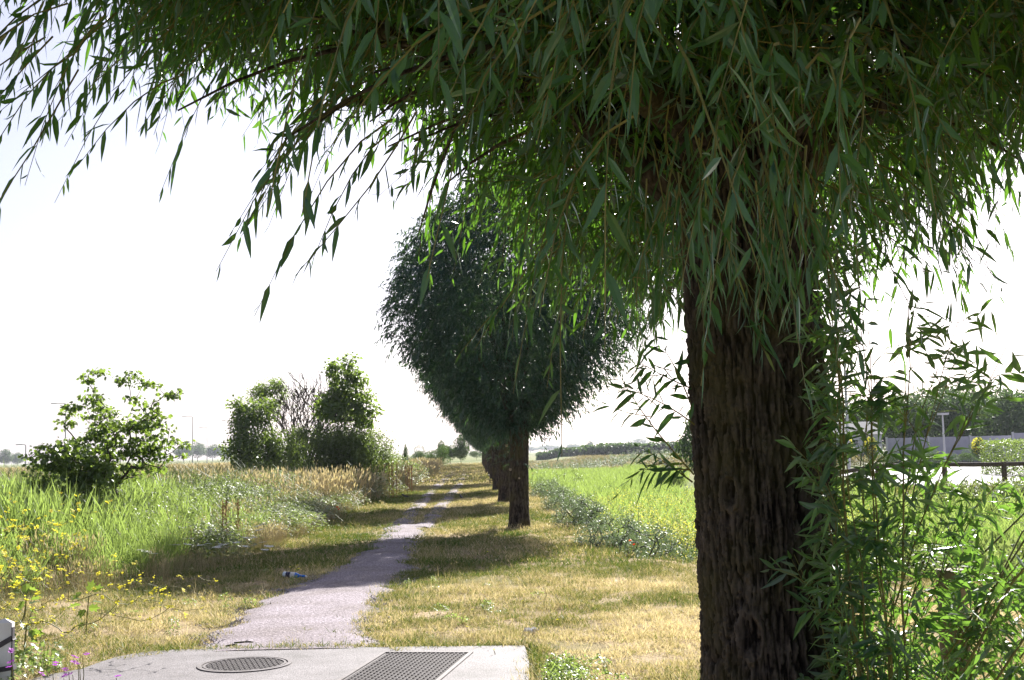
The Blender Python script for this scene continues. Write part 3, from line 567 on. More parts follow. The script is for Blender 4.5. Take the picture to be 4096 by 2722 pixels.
# thicket of bushes in the middle distance
Y0 = 50.; k = Y0/5000; bg_ = 'trees and bushes of the thicket'
o = loc_at(1040, Y0)
blobs = [bl(px, py, Y0, rx*k, rx*k, rz*k, o) for px, py, rx, rz in [(1000,1700,75,70),(1040,1650,60,50),(960,1790,70,50),(1040,1790,120,80),(1150,1810,90,60),(950,1650,30,40)]]
woody('elder_bush', o, [(0, 0, 0), (.05, 0, .5)], blobs, 230, 34, .32, .14, .55, LEAF2, M['broad'], 'large leafy green bush at the left end of the thicket', 'bush', bg_, seed=6, tc=.65, low=.6)
o = loc_at(1085, Y0+2); blobs = [bl(px, py, Y0+2, rx*k, rx*k, rz*k, o) for px, py, rx, rz in [(1085,1545,55,32),(1040,1575,45,35),(1115,1580,35,40),(1075,1620,40,30)]]
woody('tufted_tree', o, [(0, 0, 0), (.1, 0, 1.), (.02, .1, 2.)], blobs, 130, 26, .2, .095, .5, LEAF2, M['broad'], 'small tree with a rounded dense top rising behind the leafy bush', 'tree', bg_, seed=8, rtip=.007)
def bare(loc, h, sd_, lab, lean=0.):
    rg = np.random.default_rng(sd_); root = empty('bare_tree', loc, lab, 'tree', bg_); Ps, Rs, tp = [], [], []
    def grow(p, d, L, r, k):
        q = np.linspace(0, 1, 4); side = rg.normal(0, .07*L, 3); P = p+np.outer(q, d*L)+np.outer(np.sin(q*PI), side); Ps.append(P); r1 = r*.68; Rs.append(np.linspace(r, r1, 4))
        if k == 0: tp.append(P[-1]); return
        for c_ in range(2 if rg.random() < .6 else 3):
            d2 = norm(d+rnd_unit(rg, 1)[0]*[.75, .75, .3]+[0, 0, .3]); grow(P[-1], d2, L*rg.uniform(.62, .86), r1*rg.uniform(.7, .95), k-1)
    for q in range(3): grow(np.array([rg.normal(0, .1), rg.normal(0, .1), 0.]), norm(np.array([lean+rg.normal(0, .25), rg.normal(0, .15), 1.])), h*.36, .08, 5)
    Ps, Rs = np.array(Ps), np.array(Rs); zmax = Ps[:, :, 2].max(); Ps = Ps*[h/zmax*1., h/zmax, h/zmax]
    mb = MB(); tubes(mb, Ps, np.maximum(Rs, .010), 4); mb.obj('branches', M['limb'], root, True)
    mb = MB(); A = np.array(tp)*h/zmax; A = A[rg.random(len(A)) < .3]; cluster(mb, A, rg, 2, .08, .05, .5, LEAF2); mb.obj('sparse_leaves', M['broad'], root)
o = loc_at(1205, Y0+1); bare(o, dz(1205, 1485, Y0+1), 11, 'leafless forked tree against the sky, the broader upright one in mid thicket')
o = loc_at(1150, Y0+1.5); bare(o, dz(1150, 1560, Y0+1.5), 13, 'thin leafless tree just right of the round-topped one', -.1)
o = loc_at(1250, Y0+1); bare(o, dz(1270, 1525, Y0+1), 12, 'smaller leafless tree leaning towards the tallest leafy tree', .25)
Y1 = 49.; o = loc_at(1375, Y1); blobs = [bl(px, py, Y1, rx*k, rx*k, rz*k, o) for px, py, rx, rz in [(1338,1485,22,38),(1400,1470,26,40),(1370,1540,52,40),(1440,1515,30,16),(1325,1600,50,28),(1430,1590,58,26),(1475,1635,36,18),(1375,1645,85,34),(1455,1685,45,16),(1290,1640,30,20)]]
woody('leafy_tree', o, [(0, 0, 0), (0, 0, .8), (.05, 0, 1.6)], blobs, 190, 26, .26, .15, .62, LEAF2, M['broad'], 'tallest leafy tree of the thicket with ragged branches to the right', 'tree', bg_, seed=14, tc=.65)
for nm, px, py, rx, rz, sd_, lb in (('round_bush', 1270, 1785, 130, 85, 16, 'dark rounded bush under the tall leafy tree'), ('round_bush', 1460, 1800, 125, 68, 17, 'olive green dome-shaped bush at the right end of the thicket'), ('round_bush', 1370, 1755, 110, 60, 18, 'bushy hump between the two rounded bushes')):
    o = loc_at(px, Y1-.5); blobs = [bl(px+dx, py+dy, Y1-.5, rx*k*s, rx*k*s, rz*k*s, o) for dx, dy, s in ((0, 0, 1.), (-40, -20, .6), (45, 15, .6), (0, 40, .9))]
    woody(nm, o, [(0, 0, 0), (0, 0, .3)], blobs, 170, 60, .28, .08, .55, LEAF2, M['broad_i'], lb, 'bush', bg_, seed=sd_, shell=.55, tc=.7, low=.9)
o = loc_at(1600, 66); blobs = [bl(px, py, 66, rx*.013, rx*.013, rz*.013, o) for px, py, rx, rz in [(1590,1850,50,28),(1650,1860,50,22),(1600,1910,60,30),(1650,1930,60,30)]]
woody('pale_bush', o, [(0, 0, 0), (0, 0, .2)], blobs, 70, 50, .22, .09, .4, LEAF2, M['broad_i'], 'low pale bush trailing off right of the thicket', 'bush', bg_, seed=19, tc=.8, low=.9)

for q, (px, pyt, Yd, wr, lab) in enumerate(((2445, 2075, 20.5, .62, 'largest silvery rounded clump at the dark bend of the ditch edge'), (2325, 2000, 25.5, .55, 'rounded grey-green clump second nearest along the ditch edge'), (2255, 1960, 33., .6, 'grey-green clump third along the ditch edge'), (2190, 1920, 42., .7, 'faint grey-green clump fourth along the ditch edge'), (2590, 2120, 18.8, .6, 'loose pale green clump between the largest one and the big trunk'), (2270, 1880, 60., .9, 'dark green clump standing alone in the reeds beyond the ditch'))):
    p = D(px, pyt, Yd); z0 = float(hgt(p[0]+.15, Yd)); o = (p[0], Yd, z0); h = p[2]-z0
    woody('ditch_clump', o, [(0, 0, 0), (0, 0, .1)], [(0, 0, h*.55, wr, wr, h*.5), (wr*.5, .1, h*.4, wr*.6, wr*.6, h*.4), (-wr*.3, 0, h*.35, wr*.6, wr*.6, h*.35)], 150, 46, .12, .05, .28, LEAF2, M['clump'] if q < 5 else M['broad'], lab, 'shrub', 'shrubby clumps in the ditch', seed=300+q, shell=.5, tc=.6, low=.3)
# ---------------------------------------------------------------- willows
def trunk_mesh(cx_fn, r_fn, z0, z1, na, nz, depth, seed, cellw, cellh, flare=0, knots=()):
    """bark with real relief: crackle of tall plates around a tapering stem"""
    rg = np.random.default_rng(seed); th = np.linspace(0, 2*PI, na, endpoint=False); z = np.linspace(z0, z1, nz); TH, Zg = np.meshgrid(th, z)
    R = r_fn(TH, Zg); C_ = cx_fn(Zg); nu = max(6, int(round(2*PI*r_fn(0, (z0+z1)/2)/cellw)))
    u = TH/(2*PI)*nu+.6*(vnoise(np.cos(TH)*3+5, Zg*3+np.sin(TH)*3, seed, 3)-.5)*2; v = Zg/cellh+.8*(vnoise(np.cos(TH)*4, Zg*6+np.sin(TH)*4, seed+3, 2)-.5)
    iu = np.floor(u); iv = np.floor(v); d1 = np.full(u.shape, 9.); d2 = d1.copy()
    for a in (-1, 0, 1):
        for b_ in (-1, 0, 1):
            ci = iu+a; cj = iv+b_; w_ = np.mod(ci, nu); px = ci+.15+.7*hash2(w_, cj, seed); py = cj+hash2(w_, cj, seed+1)
            d = np.hypot(u-px, (v-py)*.8); nw = d < d1; d2 = np.where(nw, d1, np.minimum(d2, d)); d1 = np.minimum(d1, d)
    e = sstep(0, .5, d2-d1); fine = vnoise(TH*na/14, Zg*90, seed+7, 3)
    wu = u*1.55+1.5*(vnoise(u*.7, v*.9, seed+5, 2)-.5); r_ = np.abs(2*vnoise(wu, v*.65, seed+11, 2)-1); e = .42*e+.58*sstep(.02, .3, r_)
    tone = .12+.72*e+.45*(fine-.5)
    disp = depth*(e-1)+depth*.95*(fine-.5)+depth*.5*(vnoise(u*3.1, v*2.2, seed+21, 3)-.5)+depth*.55*(vnoise(np.cos(TH)*2.2+9, Zg*1.7+np.sin(TH)*2.2, seed+9, 2)-.5)*2
    for (kt, kz, kr) in knots:
        q = np.hypot(((TH-kt+PI) % (2*PI)-PI)*r_fn(0, kz), (Zg-kz)*.6)/kr
        disp += .016*np.exp(-((q-1)/.28)**2)-.02*np.exp(-(q/.6)**2); tone = tone+.35*np.exp(-((q-1)/.25)**2)-.4*np.exp(-(q/.55)**2)
    Rr = R+disp; V = np.stack([C_[0]+Rr*np.cos(TH), C_[1]+Rr*np.sin(TH), Zg], -1).reshape(-1, 3)
    i = (np.arange(nz-1)[:, None]*na+np.arange(na)[None]); i2 = (np.arange(nz-1)[:, None]*na+(np.arange(na)[None]+1) % na)
    mb = MB(); mb.add(V, np.stack([i, i2, i2+na, i+na], -1).reshape(-1, 4), 0, tone.clip(0, 1).ravel()); return mb
def twig_batch(P0, D0, Lt, nl, rg, droop, Ll, Wl, wood, leaf, tc=.5, r0=.0028, k=5, tpl=LEAF8, hang=.7, sprd=.75, tv=.2):
    """arching twigs with alternate leaves"""
    n = len(P0); t = np.linspace(0, 1, k); side = norm(np.cross(D0, rnd_unit(rg, n)))
    Pt = P0[:, None]+(D0*Lt[:, None])[:, None]*t[None, :, None]+(side*(Lt*rg.normal(0, .07, n))[:, None])[:, None]*np.sin(t*PI)[None, :, None]
    Pt[:, :, 2] -= (droop*Lt)[:, None]*t[None]**2
    if wood is not None: tubes(wood, Pt, r0*(1.15-.85*t)[None]*np.ones((n, 1)), 3)
    s = np.repeat(np.arange(n), nl); u = (np.tile(np.arange(nl), n)+rg.random(len(s)))/nl*.93+.07
    idx = u*(k-1); i0 = np.minimum(idx.astype(int), k-2); f = (idx-i0)[:, None]; Q = Pt[s, i0]*(1-f)+Pt[s, i0+1]*f
    T_ = norm(Pt[s, i0+1]-Pt[s, i0]); sg = np.where(np.tile(np.arange(nl), n) % 2 == 0, 1., -1.)[:, None]
    sdv = norm(side[s]+.6*rnd_unit(rg, len(s)))*sg
    Dr = norm(T_*.75+sdv*sprd*(.5+.8*rg.random(len(s)))[:, None]+np.array([0, 0, -1.])*(hang*(.3+rg.random(len(s))))[:, None])
    Nn = rnd_unit(rg, len(s))+np.array([0, 0, .35]); Ls = Ll*(.55+.6*rg.random(len(s)))*np.where(u > .9, .7, 1)
    tw = np.repeat(rg.normal(0, tv*.5, n), nl)
    return dict(P=Q, D=Dr, N=Nn, L=Ls, W=Ls*Wl*(.8+.4*rg.random(len(s))), tint=(tc+tw+tv*.7*rg.normal(size=len(s))).clip(0, 1), bend=.3*rg.normal(size=len(s))+.16)
def sel(b_, k): return {q: v[k] for q, v in b_.items()}
def put(mb, b_, tpl=LEAF8): return leaves(mb, b_['P'], b_['D'], b_['N'], b_['L'], b_['W'], tpl, b_['bend'], None, 0, b_['tint'])

# -- foreground pollard willow
TX, TY_ = .97, 4.9
fw = empty('willow_tree', (TX, TY_, 0), 'big foreground pollard willow with deeply ridged trunk and overhanging canopy', 'tree')
rf = lambda th, z: .262+.075*np.exp(-(z-.1)/.35)+.02*sstep(.8, 0, z)+.03*sstep(2.1, 2.9, z)+.012*np.cos(th*3+z*.8)+.045*sstep(1.1, 0, z)*np.clip(np.cos(th), 0, 1)
cf = lambda z: (0.0-.04*np.clip(z-.6, 0, 3)*.5+0*z, 0*z)
mb = trunk_mesh(cf, rf, -.1, 3.0, 400, 560, .021, 5, .024, .11, knots=((4.28, .86, .05), (4.1, 1.38, .035)))
mb.obj('trunk', M['bark'], fw, True)
rg = np.random.default_rng(21)
limbs = MB(); t = np.linspace(0, 1, 9)
tubes(limbs, np.stack([-.1-.3*t+.1*t**2, -.02-.03*t, 2.1+.95*t], -1)[None]+rg.normal(0, .008, (1, 9, 3)), (.12-.04*t+.01*np.sin(t*9))[None], 14)
for a, ln, rr, z0, up in ((3.3, 1.5, .11, 2.35, 1.1), (3.9, 1.9, .09, 2.6, .7), (2.6, 1.9, .1, 2.7, .8), (1.6, 2., .09, 2.7, .6), (.9, 1.7, .09, 2.7, .9), (0.1, 1.5, .11, 2.6, 1.), (5.2, 1.7, .09, 2.7, .8), (4.5, 1.6, .09, 2.8, .9), (2.1, .6, .13, 2.7, 2.), (5.8, .5, .13, 2.7, 2.)):
    P = np.stack([np.cos(a)*(.1+ln*t), np.sin(a)*(.1+ln*t), z0+up*t**.8-.25*t**3], -1)+rg.normal(0, .02, (9, 3))*t[:, None]
    tubes(limbs, P[None], (rr*(1-.75*t))[None], 8)
    for q in range(9):
        f = rg.uniform(.25, 1); i0 = int(f*8) if f < 1 else 7; p = P[min(i0, 8)]; a2 = a+rg.normal(0, .8); l2 = rg.uniform(.5, 1.1); tt = np.linspace(0, 1, 6)
        Q = p+np.stack([np.cos(a2)*l2*tt, np.sin(a2)*l2*tt, rg.uniform(-.1, .9)*l2*tt-.35*l2*tt**2], -1); tubes(limbs, Q[None], (.014*(1-.75*tt))[None], 5)
limbs.obj('limb', M['bark'], fw, True)
def zlow(x, y):
    dx = x; rx = np.where(dx < 0, 2.72, 1.62); q = (dx/rx)**2+(y/2.75)**2
    bump = (vnoise(x*1.6+3, y*1.6, 71, 2)-.5)
    return 2.40+.42*q+.3*np.clip(q-.6, 0, 1)+.85*bump+.5*sstep(.6, 1.5, -dx)+.3*np.clip(dx-.85, 0, 1.2)-.10*np.clip(y, 0, 2), q
def fg_anchors(n, zmax, lo=0.):
    x = rg.uniform(-3.2, 2.1, n); y = rg.uniform(-2.9, 2.9, n); zl, q = zlow(x, y)
    z = zl+.12+lo+(rg.random(n)**1.3)*(zmax-zl); k = (q < 1.02) & (z < 4.4-.3*q)
    return x[k], y[k], z[k]
x, y, z = fg_anchors(13500, 3.95)
P0 = np.stack([x, y, z], 1)
keep = ~((np.hypot(x-.0, y) < .3) & (z < 3.)) & (y+TY_ > 2.15) & ~((y > 1.15) & (z > 3.0+.25*(2.4-y)) & (x < 1.2) & (rg.random(len(x)) < .9))
P0 = P0[keep]; n = len(P0)
outw = norm(P0*[1, 1, 0]+1e-6); D0 = norm(outw*.55+.7*rnd_unit(rg, n)+np.array([0, 0, -.2])[None]); D0[:, 2] = np.clip(D0[:, 2], -.9, .35)
P0 = P0-D0*.18+np.array([0, 0, .1])
Lt = rg.uniform(.28, .62, n); wood = MB()
print('twigs', n)
lb = twig_batch(P0, D0, Lt, 12, rg, rg.uniform(.1, .55, n), .1, .235, wood, None, .42, .003, 5, hang=.5, sprd=.95)
# trailing sprays at the lower rim of the crown
sp = [(40,430,4.3),(130,640,4.2),(330,500,4.5),(500,560,4.4),(620,480,4.6),(950,520,4.8),(1240,760,4.6),(1330,700,4.4),(1420,800,5.2),(1580,820,3.9),(1900,820,6.4),(2050,880,6.8),(2180,1100,5.4),(2250,1180,5.4),(2350,1050,3.6),(2420,1000,5.9),(2550,1020,6.2),(2640,1020,6.1),
      (2860,1000,3.2),(2950,900,3.1),(3150,1000,3.3),(3400,1000,3.6),(3600,950,4.6),(3750,880,5.8),(3820,820,6.),(3900,800,6.1),(3700,1000,6.),(3500,1080,4.9),(3300,1120,4.2),(2700,1150,6.4),(2480,1150,6.5),(2300,950,6.8),(1750,860,6.6),(1480,650,4.6),(820,450,4.4),(240,300,4.5),(60,30,4.1),(330,10,4.3),(1900,400,2.6),(2330,450,2.7),(1500,150,2.4),(3300,600,2.6),(2900,450,2.5),(3600,500,3.),(2600,300,2.4),(2100,150,2.3)]
q = []
for px, py, Yd in sp:
    p = np.array(D(px, py, Yd))-[TX, TY_, 0]
    for r_ in range(3): q.append(p+rg.normal(0, .07, 3)+[0, 0, .36 if px < 1500 else .26])
q = np.array(q); n = len(q); D1 = norm(norm(q*[1, 1, 0])*.7+.3*rnd_unit(rg, n)+[0, 0, -.45])
lb2 = twig_batch(q-D1*.12, D1, rg.uniform(.35, .6, n), 13, rg, rg.uniform(.3, .8, n), .105, .21, wood, None, .5, .0036, 5, hang=.8)
# upper crown out of the picture: fewer, larger sprays that still throw the right shade
x, y, z = rg.uniform(-2.9, 2., 13000), rg.uniform(-2.7, 2.7, 13000), rg.uniform(3.6, 6.4, 13000); kk = ((x+.2)/2.3)**2+((y+.75)/1.75)**2+((z-3.7)/2.5)**2 < 1
P2 = np.stack([x, y, z], 1)[kk]; n = len(P2); D2 = norm(norm(P2*[1, 1, 0])+.6*rnd_unit(rg, n)+[0, 0, -.1])
lb3 = twig_batch(P2, D2, rg.uniform(.4, .7, n), 10, rg, rg.uniform(.1, .4, n), .15, .27, None, None, .45)
# water sprouts on the trunk, left of it
q = np.array([D(2770, 1930, 4.85), D(2775, 1900, 4.8), D(2778, 1700, 4.8), D(2775, 1650, 4.85), D(2775, 1560, 4.85), D(2760, 1880, 4.8)])-[TX, TY_, 0]
e_ = np.array([D(2560, 1790, 4.8), D(2470, 1480, 4.75), D(2500, 1560, 4.7), D(2620, 1350, 4.8), D(2560, 1450, 4.8), D(2580, 1880, 4.75)])-[TX, TY_, 0]
dd = e_-q; ll = np.linalg.norm(dd, axis=1)
lb4 = twig_batch(q, norm(dd)+[0, 0, .15], ll*1.05, 17, rg, np.full(len(q), .15), .1, .24, wood, None, .75, .0035, 6, hang=.45, sprd=1.)
q2 = q[[0, 1, 2, 3, 4]]+dd[[0, 1, 2, 3, 4]]*.55; lb5 = twig_batch(q2, norm(rnd_unit(rg, 5)*[1, .5, .5]+[-.6, 0, .4]), np.full(5, .22), 8, rg, np.full(5, .4), .075, .15, wood, None, .8, .002, 5, hang=.5)
# downward sprouts over the trunk face
sx = []; 
for px, py, L_ in ((2900,900,.5),(2820,820,.6),(2850,760,.45),(3000,820,.45),(3120,900,.5),(3200,950,.6),(3060,700,.5),(3250,1050,.4),(2950,1050,.35)):
    p = np.array(D(px, py, 4.45))-[TX, TY_, 0]; sx.append((p, L_))
r3 = np.random.default_rng(77)
for _ in range(46):
    p = np.array(D(r3.uniform(2560, 3300), r3.uniform(330, 900), r3.uniform(3.7, 4.5)))-[TX, TY_, 0]; sx.append((p, r3.uniform(.3, .5)))
P3 = np.array([a for a, b_ in sx]); lb6 = twig_batch(P3, norm(rnd_unit(rg, len(sx))*.25+[0, -.1, -1]), np.array([b_ for a, b_ in sx]), 12, rg, np.zeros(len(sx)), .11, .15, wood, None, .6, .003, 6, hang=.5)
wood.obj('twigs', M['twig_green'], fw)['kind'] = 'stuff'
allb = {k_: np.concatenate([b_[k_] for b_ in (lb, lb2, lb4, lb5, lb6)]) for k_ in lb}
# the 300 leaves that show largest are parts of their own
Wp = allb['P']+[TX, TY_, 0]+allb['D']*(allb['L']*.5)[:, None]
ra = cam.matrix_world.inverted(); Rm = np.array(ra.to_3x3()); tv_ = np.array(ra.translation)
cc = Wp@Rm.T+tv_; dep = -cc[:, 2]; u = cc[:, 0]/dep*FPX; v = cc[:, 1]/dep*FPX
size = allb['L']*FPX/np.maximum(dep, .1)*((np.abs(u) < 512) & (np.abs(v) < 340) & (dep > .5))
fwd = np.array(cam.matrix_world.to_3x3()@Vector((0, 0, -1)))
cosv = np.abs((allb['D']@fwd)); size = size*np.sqrt(1-cosv**2)
big = np.argsort(-size)[:300]; rest = np.ones(len(size), bool); rest[big] = False
lf = MB(); put(lf, sel(allb, rest)); put(lf, lb3, LEAF2)
lo = lf.obj('foliage', M['willow'], fw); lo['kind'] = 'stuff'
tv = LEAF8[0].copy(); tv[:, 2] += 0; one = MB(); one.add(np.stack([tv[:, 0], tv[:, 1], tv[:, 2]-.0], 1), LEAF8[1], 0, .45)
lmesh = [None]*3
for q_ in range(3):
    vv = tv.copy(); vv[:, 2] -= (.2+.6*q_)*vv[:, 1]**2; o1 = MB(); o1.add(vv, LEAF8[1], 0, .35+.15*q_); lmesh[q_] = o1.mesh('leaf', M['willow'])
for c_, j in enumerate(big):
    d_ = allb['D'][j]/np.linalg.norm(allb['D'][j]); s_ = np.cross(d_, allb['N'][j]); s_ /= np.linalg.norm(s_); n_ = np.cross(s_, d_)
    Mx = Matrix.Identity(4)
    for r_ in range(3): Mx[r_][0] = s_[r_]*allb['W'][j]; Mx[r_][1] = d_[r_]*allb['L'][j]; Mx[r_][2] = n_[r_]*allb['W'][j]; Mx[r_][3] = allb['P'][j][r_]
    lo_ = link('leaf', lmesh[c_ % 3], fw); lo_.matrix_local = Mx

lmesh2 = []
for me_ in lmesh:
    me_ = me_.copy(); me_.materials.clear(); me_.materials.append(M['sucker']); lmesh2.append(me_)
# -- suckers growing as a shrub to the right of the trunk
sh = empty('willow_suckers', (1.28, 4.6, 0), 'upright leafy willow suckers growing beside the right of the big trunk', 'shrub')
rg = np.random.default_rng(33); n = 33; k = 9; t = np.linspace(0, 1, k)
b0 = np.stack([rg.uniform(-.12, .1, n), rg.uniform(-.3, .3, n), np.zeros(n)], 1); b0[:8, 0] = rg.uniform(-.13, .05, 8); b0[:8, 1] = rg.uniform(-.3, -.12, 8); az = rg.uniform(-1.2, 1.2, n); az[::5] += 2.5; lean = rg.uniform(.04, .85, n)**1.1; lean[::5] *= .5; az[:8] = rg.uniform(-2.6, -.6, 8); lean[:8] = rg.uniform(.03, .14, 8); Hh = rg.uniform(1.2, 2.5, n)*(1-.22*lean)
dirv = np.stack([np.cos(az)*lean*.55, np.sin(az)*lean*.5, np.ones(n)], 1)
Pt = b0[:, None]+(dirv*Hh[:, None])[:, None]*t[None, :, None]; Pt[:, :, 0] += (.7*lean*Hh*np.cos(az))[:, None]*t[None]**2.1; Pt[:, :, 2] -= (.25*lean*Hh)[:, None]*t[None]**2.5
Pt[:, 1:-1] += rg.normal(0, .012, (n, k-2, 3))
wd = MB(); tubes(wd, Pt, .0062*(1.1-.85*t)[None]*rg.uniform(.5, 1.2, (n, 1)), 5)
s = np.repeat(np.arange(n), 24); u_ = rg.uniform(.06, .97, len(s)); idx = u_*(k-1); i0 = np.minimum(idx.astype(int), k-2); f = (idx-i0)[:, None]
Q = Pt[s, i0]*(1-f)+Pt[s, i0+1]*f; T_ = norm(Pt[s, i0+1]-Pt[s, i0]); Dq = norm(T_*.7+rnd_unit(rg, len(s))*[1, 1, .3]*.9)
s1 = twig_batch(Q, Dq, rg.uniform(.1, .3, len(s))*(1.15-.5*u_), 8, rg, rg.uniform(.1, .5, len(s)), .102, .215, wd, None, .7, .0015, 4, hang=.35, sprd=1.1)
e1 = twig_batch(Pt[:, -3], norm(Pt[:, -1]-Pt[:, -3]), np.linalg.norm(Pt[:, -1]-Pt[:, -3], axis=1)*1.2, 14, rg, np.full(n, .15), .102, .21, wd, None, .75, .002, 4, hang=.3, sprd=1.1)
wd.obj('stems', M['twig_green'], sh)
b_ = {k_: np.concatenate([s1[k_], e1[k_]]) for k_ in s1}
cc = (b_['P']+[1.28, 4.6, 0])@Rm.T+tv_; dep = -cc[:, 2]; size = b_['L']*FPX/dep*((np.abs(cc[:, 0]/dep*FPX) < 512) & (np.abs(cc[:, 1]/dep*FPX) < 340)); size = size*np.sqrt(1-(b_['D']@fwd)**2)
big = np.argsort(-size)[:300]; rest = np.ones(len(size), bool); rest[big] = False
lf = MB(); put(lf, sel(b_, rest)); lf.obj('foliage', M['sucker'], sh)['kind'] = 'stuff'
for c_, j in enumerate(big):
    d_ = b_['D'][j]/np.linalg.norm(b_['D'][j]); s_ = np.cross(d_, b_['N'][j]); s_ /= np.linalg.norm(s_); n_ = np.cross(s_, d_)
    Mx = Matrix.Identity(4)
    for r_ in range(3): Mx[r_][0] = s_[r_]*b_['W'][j]; Mx[r_][1] = d_[r_]*b_['L'][j]; Mx[r_][2] = n_[r_]*b_['W'][j]; Mx[r_][3] = b_['P'][j][r_]
    link('leaf', lmesh2[c_ % 3], sh).matrix_local = Mx

# -- the avenue
rg = np.random.default_rng(41)
def pollard(name, loc, label, seed, first=True):
    root = empty(name, loc, label, 'tree', 'pollard willows lining the track')
    rg = np.random.default_rng(seed)
    r2 = lambda th, z: .185+.05*np.exp(-z/.2)+.03*sstep(1.9, 2.4, z)-.035*np.exp(-((np.mod(th-4.4+.1*z+PI, 2*PI)-PI)/.22)**2)*sstep(2.1, 1.2, z)+.012*np.cos(2*th)
    mb = trunk_mesh(lambda z: (.02*z+0*z, 0*z), r2, -.08, 2.6, 96, 130, .012, seed, .05, .12); mb.obj('trunk', M['bark2'], root, True)
    L = MB(); t = np.linspace(0, 1, 8)
    for q in range(16):
        a = q*2.4+rg.normal(0, .3); tl = rg.uniform(.15, 1.1); ln = rg.uniform(2., 4.2); P = np.stack([np.cos(a)*(.08+ln*math.sin(tl)*.7*t), np.sin(a)*(.08+ln*math.sin(tl)*.7*t), 2.15+ln*math.cos(tl)*t**.85], -1)+rg.normal(0, .03, (8, 3))*t[:, None]
        tubes(L, P[None], (.055*(1-.8*t))[None], 6)
    L.obj('limbs', M['limb'], root, True)
    n = 15000; z = rg.uniform(2., 7.3, n); zp = [1.95, 2.2, 2.6, 3.2, 4.0, 4.8, 5.8, 6.6, 7.3]; rp = [.3, .7, 1.25, 1.85, 2.38, 2.6, 2.4, 1.7, .4]
    a = rg.uniform(0, 2*PI, n); R = np.interp(z, zp, rp)*(.72+.55*vnoise(np.cos(a)*2.4+4, z*1.5+np.sin(a)*2.4, seed, 3)); keep = rg.random(n) < (R/2.7)**.9
    z, a, R = z[keep], a[keep], R[keep]; n = len(z); fr = 1-.62*rg.random(n)**1.6
    P = np.stack([R*fr*np.cos(a), R*fr*np.sin(a), z], 1); o_ = norm(P*[1, 1, 0]+[0, 0, .0])
    Dd = norm(o_*.6+.6*rnd_unit(rg, n)+np.array([0, 0, 1.])*(.35*rg.normal(size=n)+.05)[:, None])
    W_ = MB(); lb = twig_batch(P-Dd*.1, Dd, rg.uniform(.25, .5, n), 13, rg, rg.uniform(.2, .7, n), .115, .25, None, None, .45, .003, 4, hang=.55, tv=.25)
    m_ = MB(); put(m_, lb, LEAF2)
    # epicormic leaves at the stem
    k = 26; a = rg.uniform(0, 2*PI, k); zz = rg.uniform(1.2, 2.4, k); P = np.stack([.2*np.cos(a), .2*np.sin(a), zz], 1)
    put(m_, twig_batch(P, norm(P*[1, 1, 0]*3+rnd_unit(rg, k)*.6), rg.uniform(.1, .3, k), 9, rg, rg.uniform(.3, .8, k), .08, .2, None, None, .7, hang=.6), LEAF2)
    f_ = m_.obj('crown', M['willow_far'], root); return root
ys_ = [25.6, 38.25, 50.7, 63.5, 76.3, 89, 102, 115, 128, 141, 154]
ord_ = ['nearest', 'second', 'third', 'fourth', 'fifth', 'sixth', 'seventh', 'eighth', 'ninth', 'tenth', 'eleventh']
protos = []
for q, Yq in enumerate(ys_):
    xq = .06-(Yq-25.6)*.0305
    lab = ('dense dark pollard willow with double stem standing nearest in the row beyond the footpath' if q == 0 else 'pollard willow in the row, %s one behind the dense near willow' % ord_[q-1].replace('nearest', 'first'))
    if q < 2:
        p = pollard('pollard_willow', (xq, Yq, 0), lab, 50+q); protos.append(p)
    else:
        src = protos[q % 2]; p = src.copy(); C.objects.link(p); p.location = (xq, Yq, 0); p.rotation_euler = (0, 0, q*1.9); p['label'] = lab; s = .93+.12*rg.random(); p.scale = (s, s, s)
        for ch in src.children:
            c_ = ch.copy(); C.objects.link(c_); c_.parent = p
def disc(mb, c, nrm, r, th=.01, m=0, sides=14):
    nrm = norm(np.array(nrm, float)); tubes(mb, [[np.array(c)-nrm*th, np.array(c)+nrm*th]], [[r, r*.92]], sides, m, cap=True)
for pr, sc in ((protos[0], [(-.15, -.13, 1.2, .028), (.02, -.17, 1.02, .02)]), (protos[1], [(.09, -.17, 1.75, .05), (-.07, -.18, 1.95, .04), (.12, -.15, 1.55, .03)])):
    for (a, b_, c_, r_) in sc:
        v_ = norm(np.array([a, b_])); mb = MB(); disc(mb, (v_[0]*.205, v_[1]*.205, c_), (v_[0], v_[1], 0), r_, .015); mb.obj('pruning_scar', M['scar'], pr)

# ---------------------------------------------------------------- distance: trees, hedges, posts, hill
def far_proto(seed, h, wdt, n=2600, ls=.45, trunkh=.25):
    rg = np.random.default_rng(seed); B = [(rg.normal(0, wdt*.22), rg.normal(0, wdt*.22), h*rg.uniform(.35, .85), wdt*rg.uniform(.2, .34), wdt*rg.uniform(.2, .34), h*rg.uniform(.13, .24)) for q in range(9)]+[(0, 0, h*.5, wdt*.36, wdt*.36, h*.3)]
    P = in_blobs(rg, B, n, .6); m_ = MB(); leaves(m_, P, rnd_unit(rg, n), rnd_unit(rg, n)+[0, 0, .7], ls, ls*.6, LEAF2, .2, None, 0, (.45+.2*rg.normal(size=n)+.3*(P[:, 2]/h-.5)).clip(0, 1))
    tk = MB(); A = P[rg.choice(n, 26, False)]; Nn, Pr, _ = skeleton([(0, 0, -.3), (0, 0, h*.15), (.05*h, 0, h*.3)], A, rg); branch_mesh(tk, Nn, Pr, h*.004, .5, h*.03, 5)
    return m_.mesh('crown', M['far']), tk.mesh('trunk', M['limb'])
FP = [far_proto(70+q, 1., 1. if q < 2 else 1.9, 4200, .055) for q in range(4)]
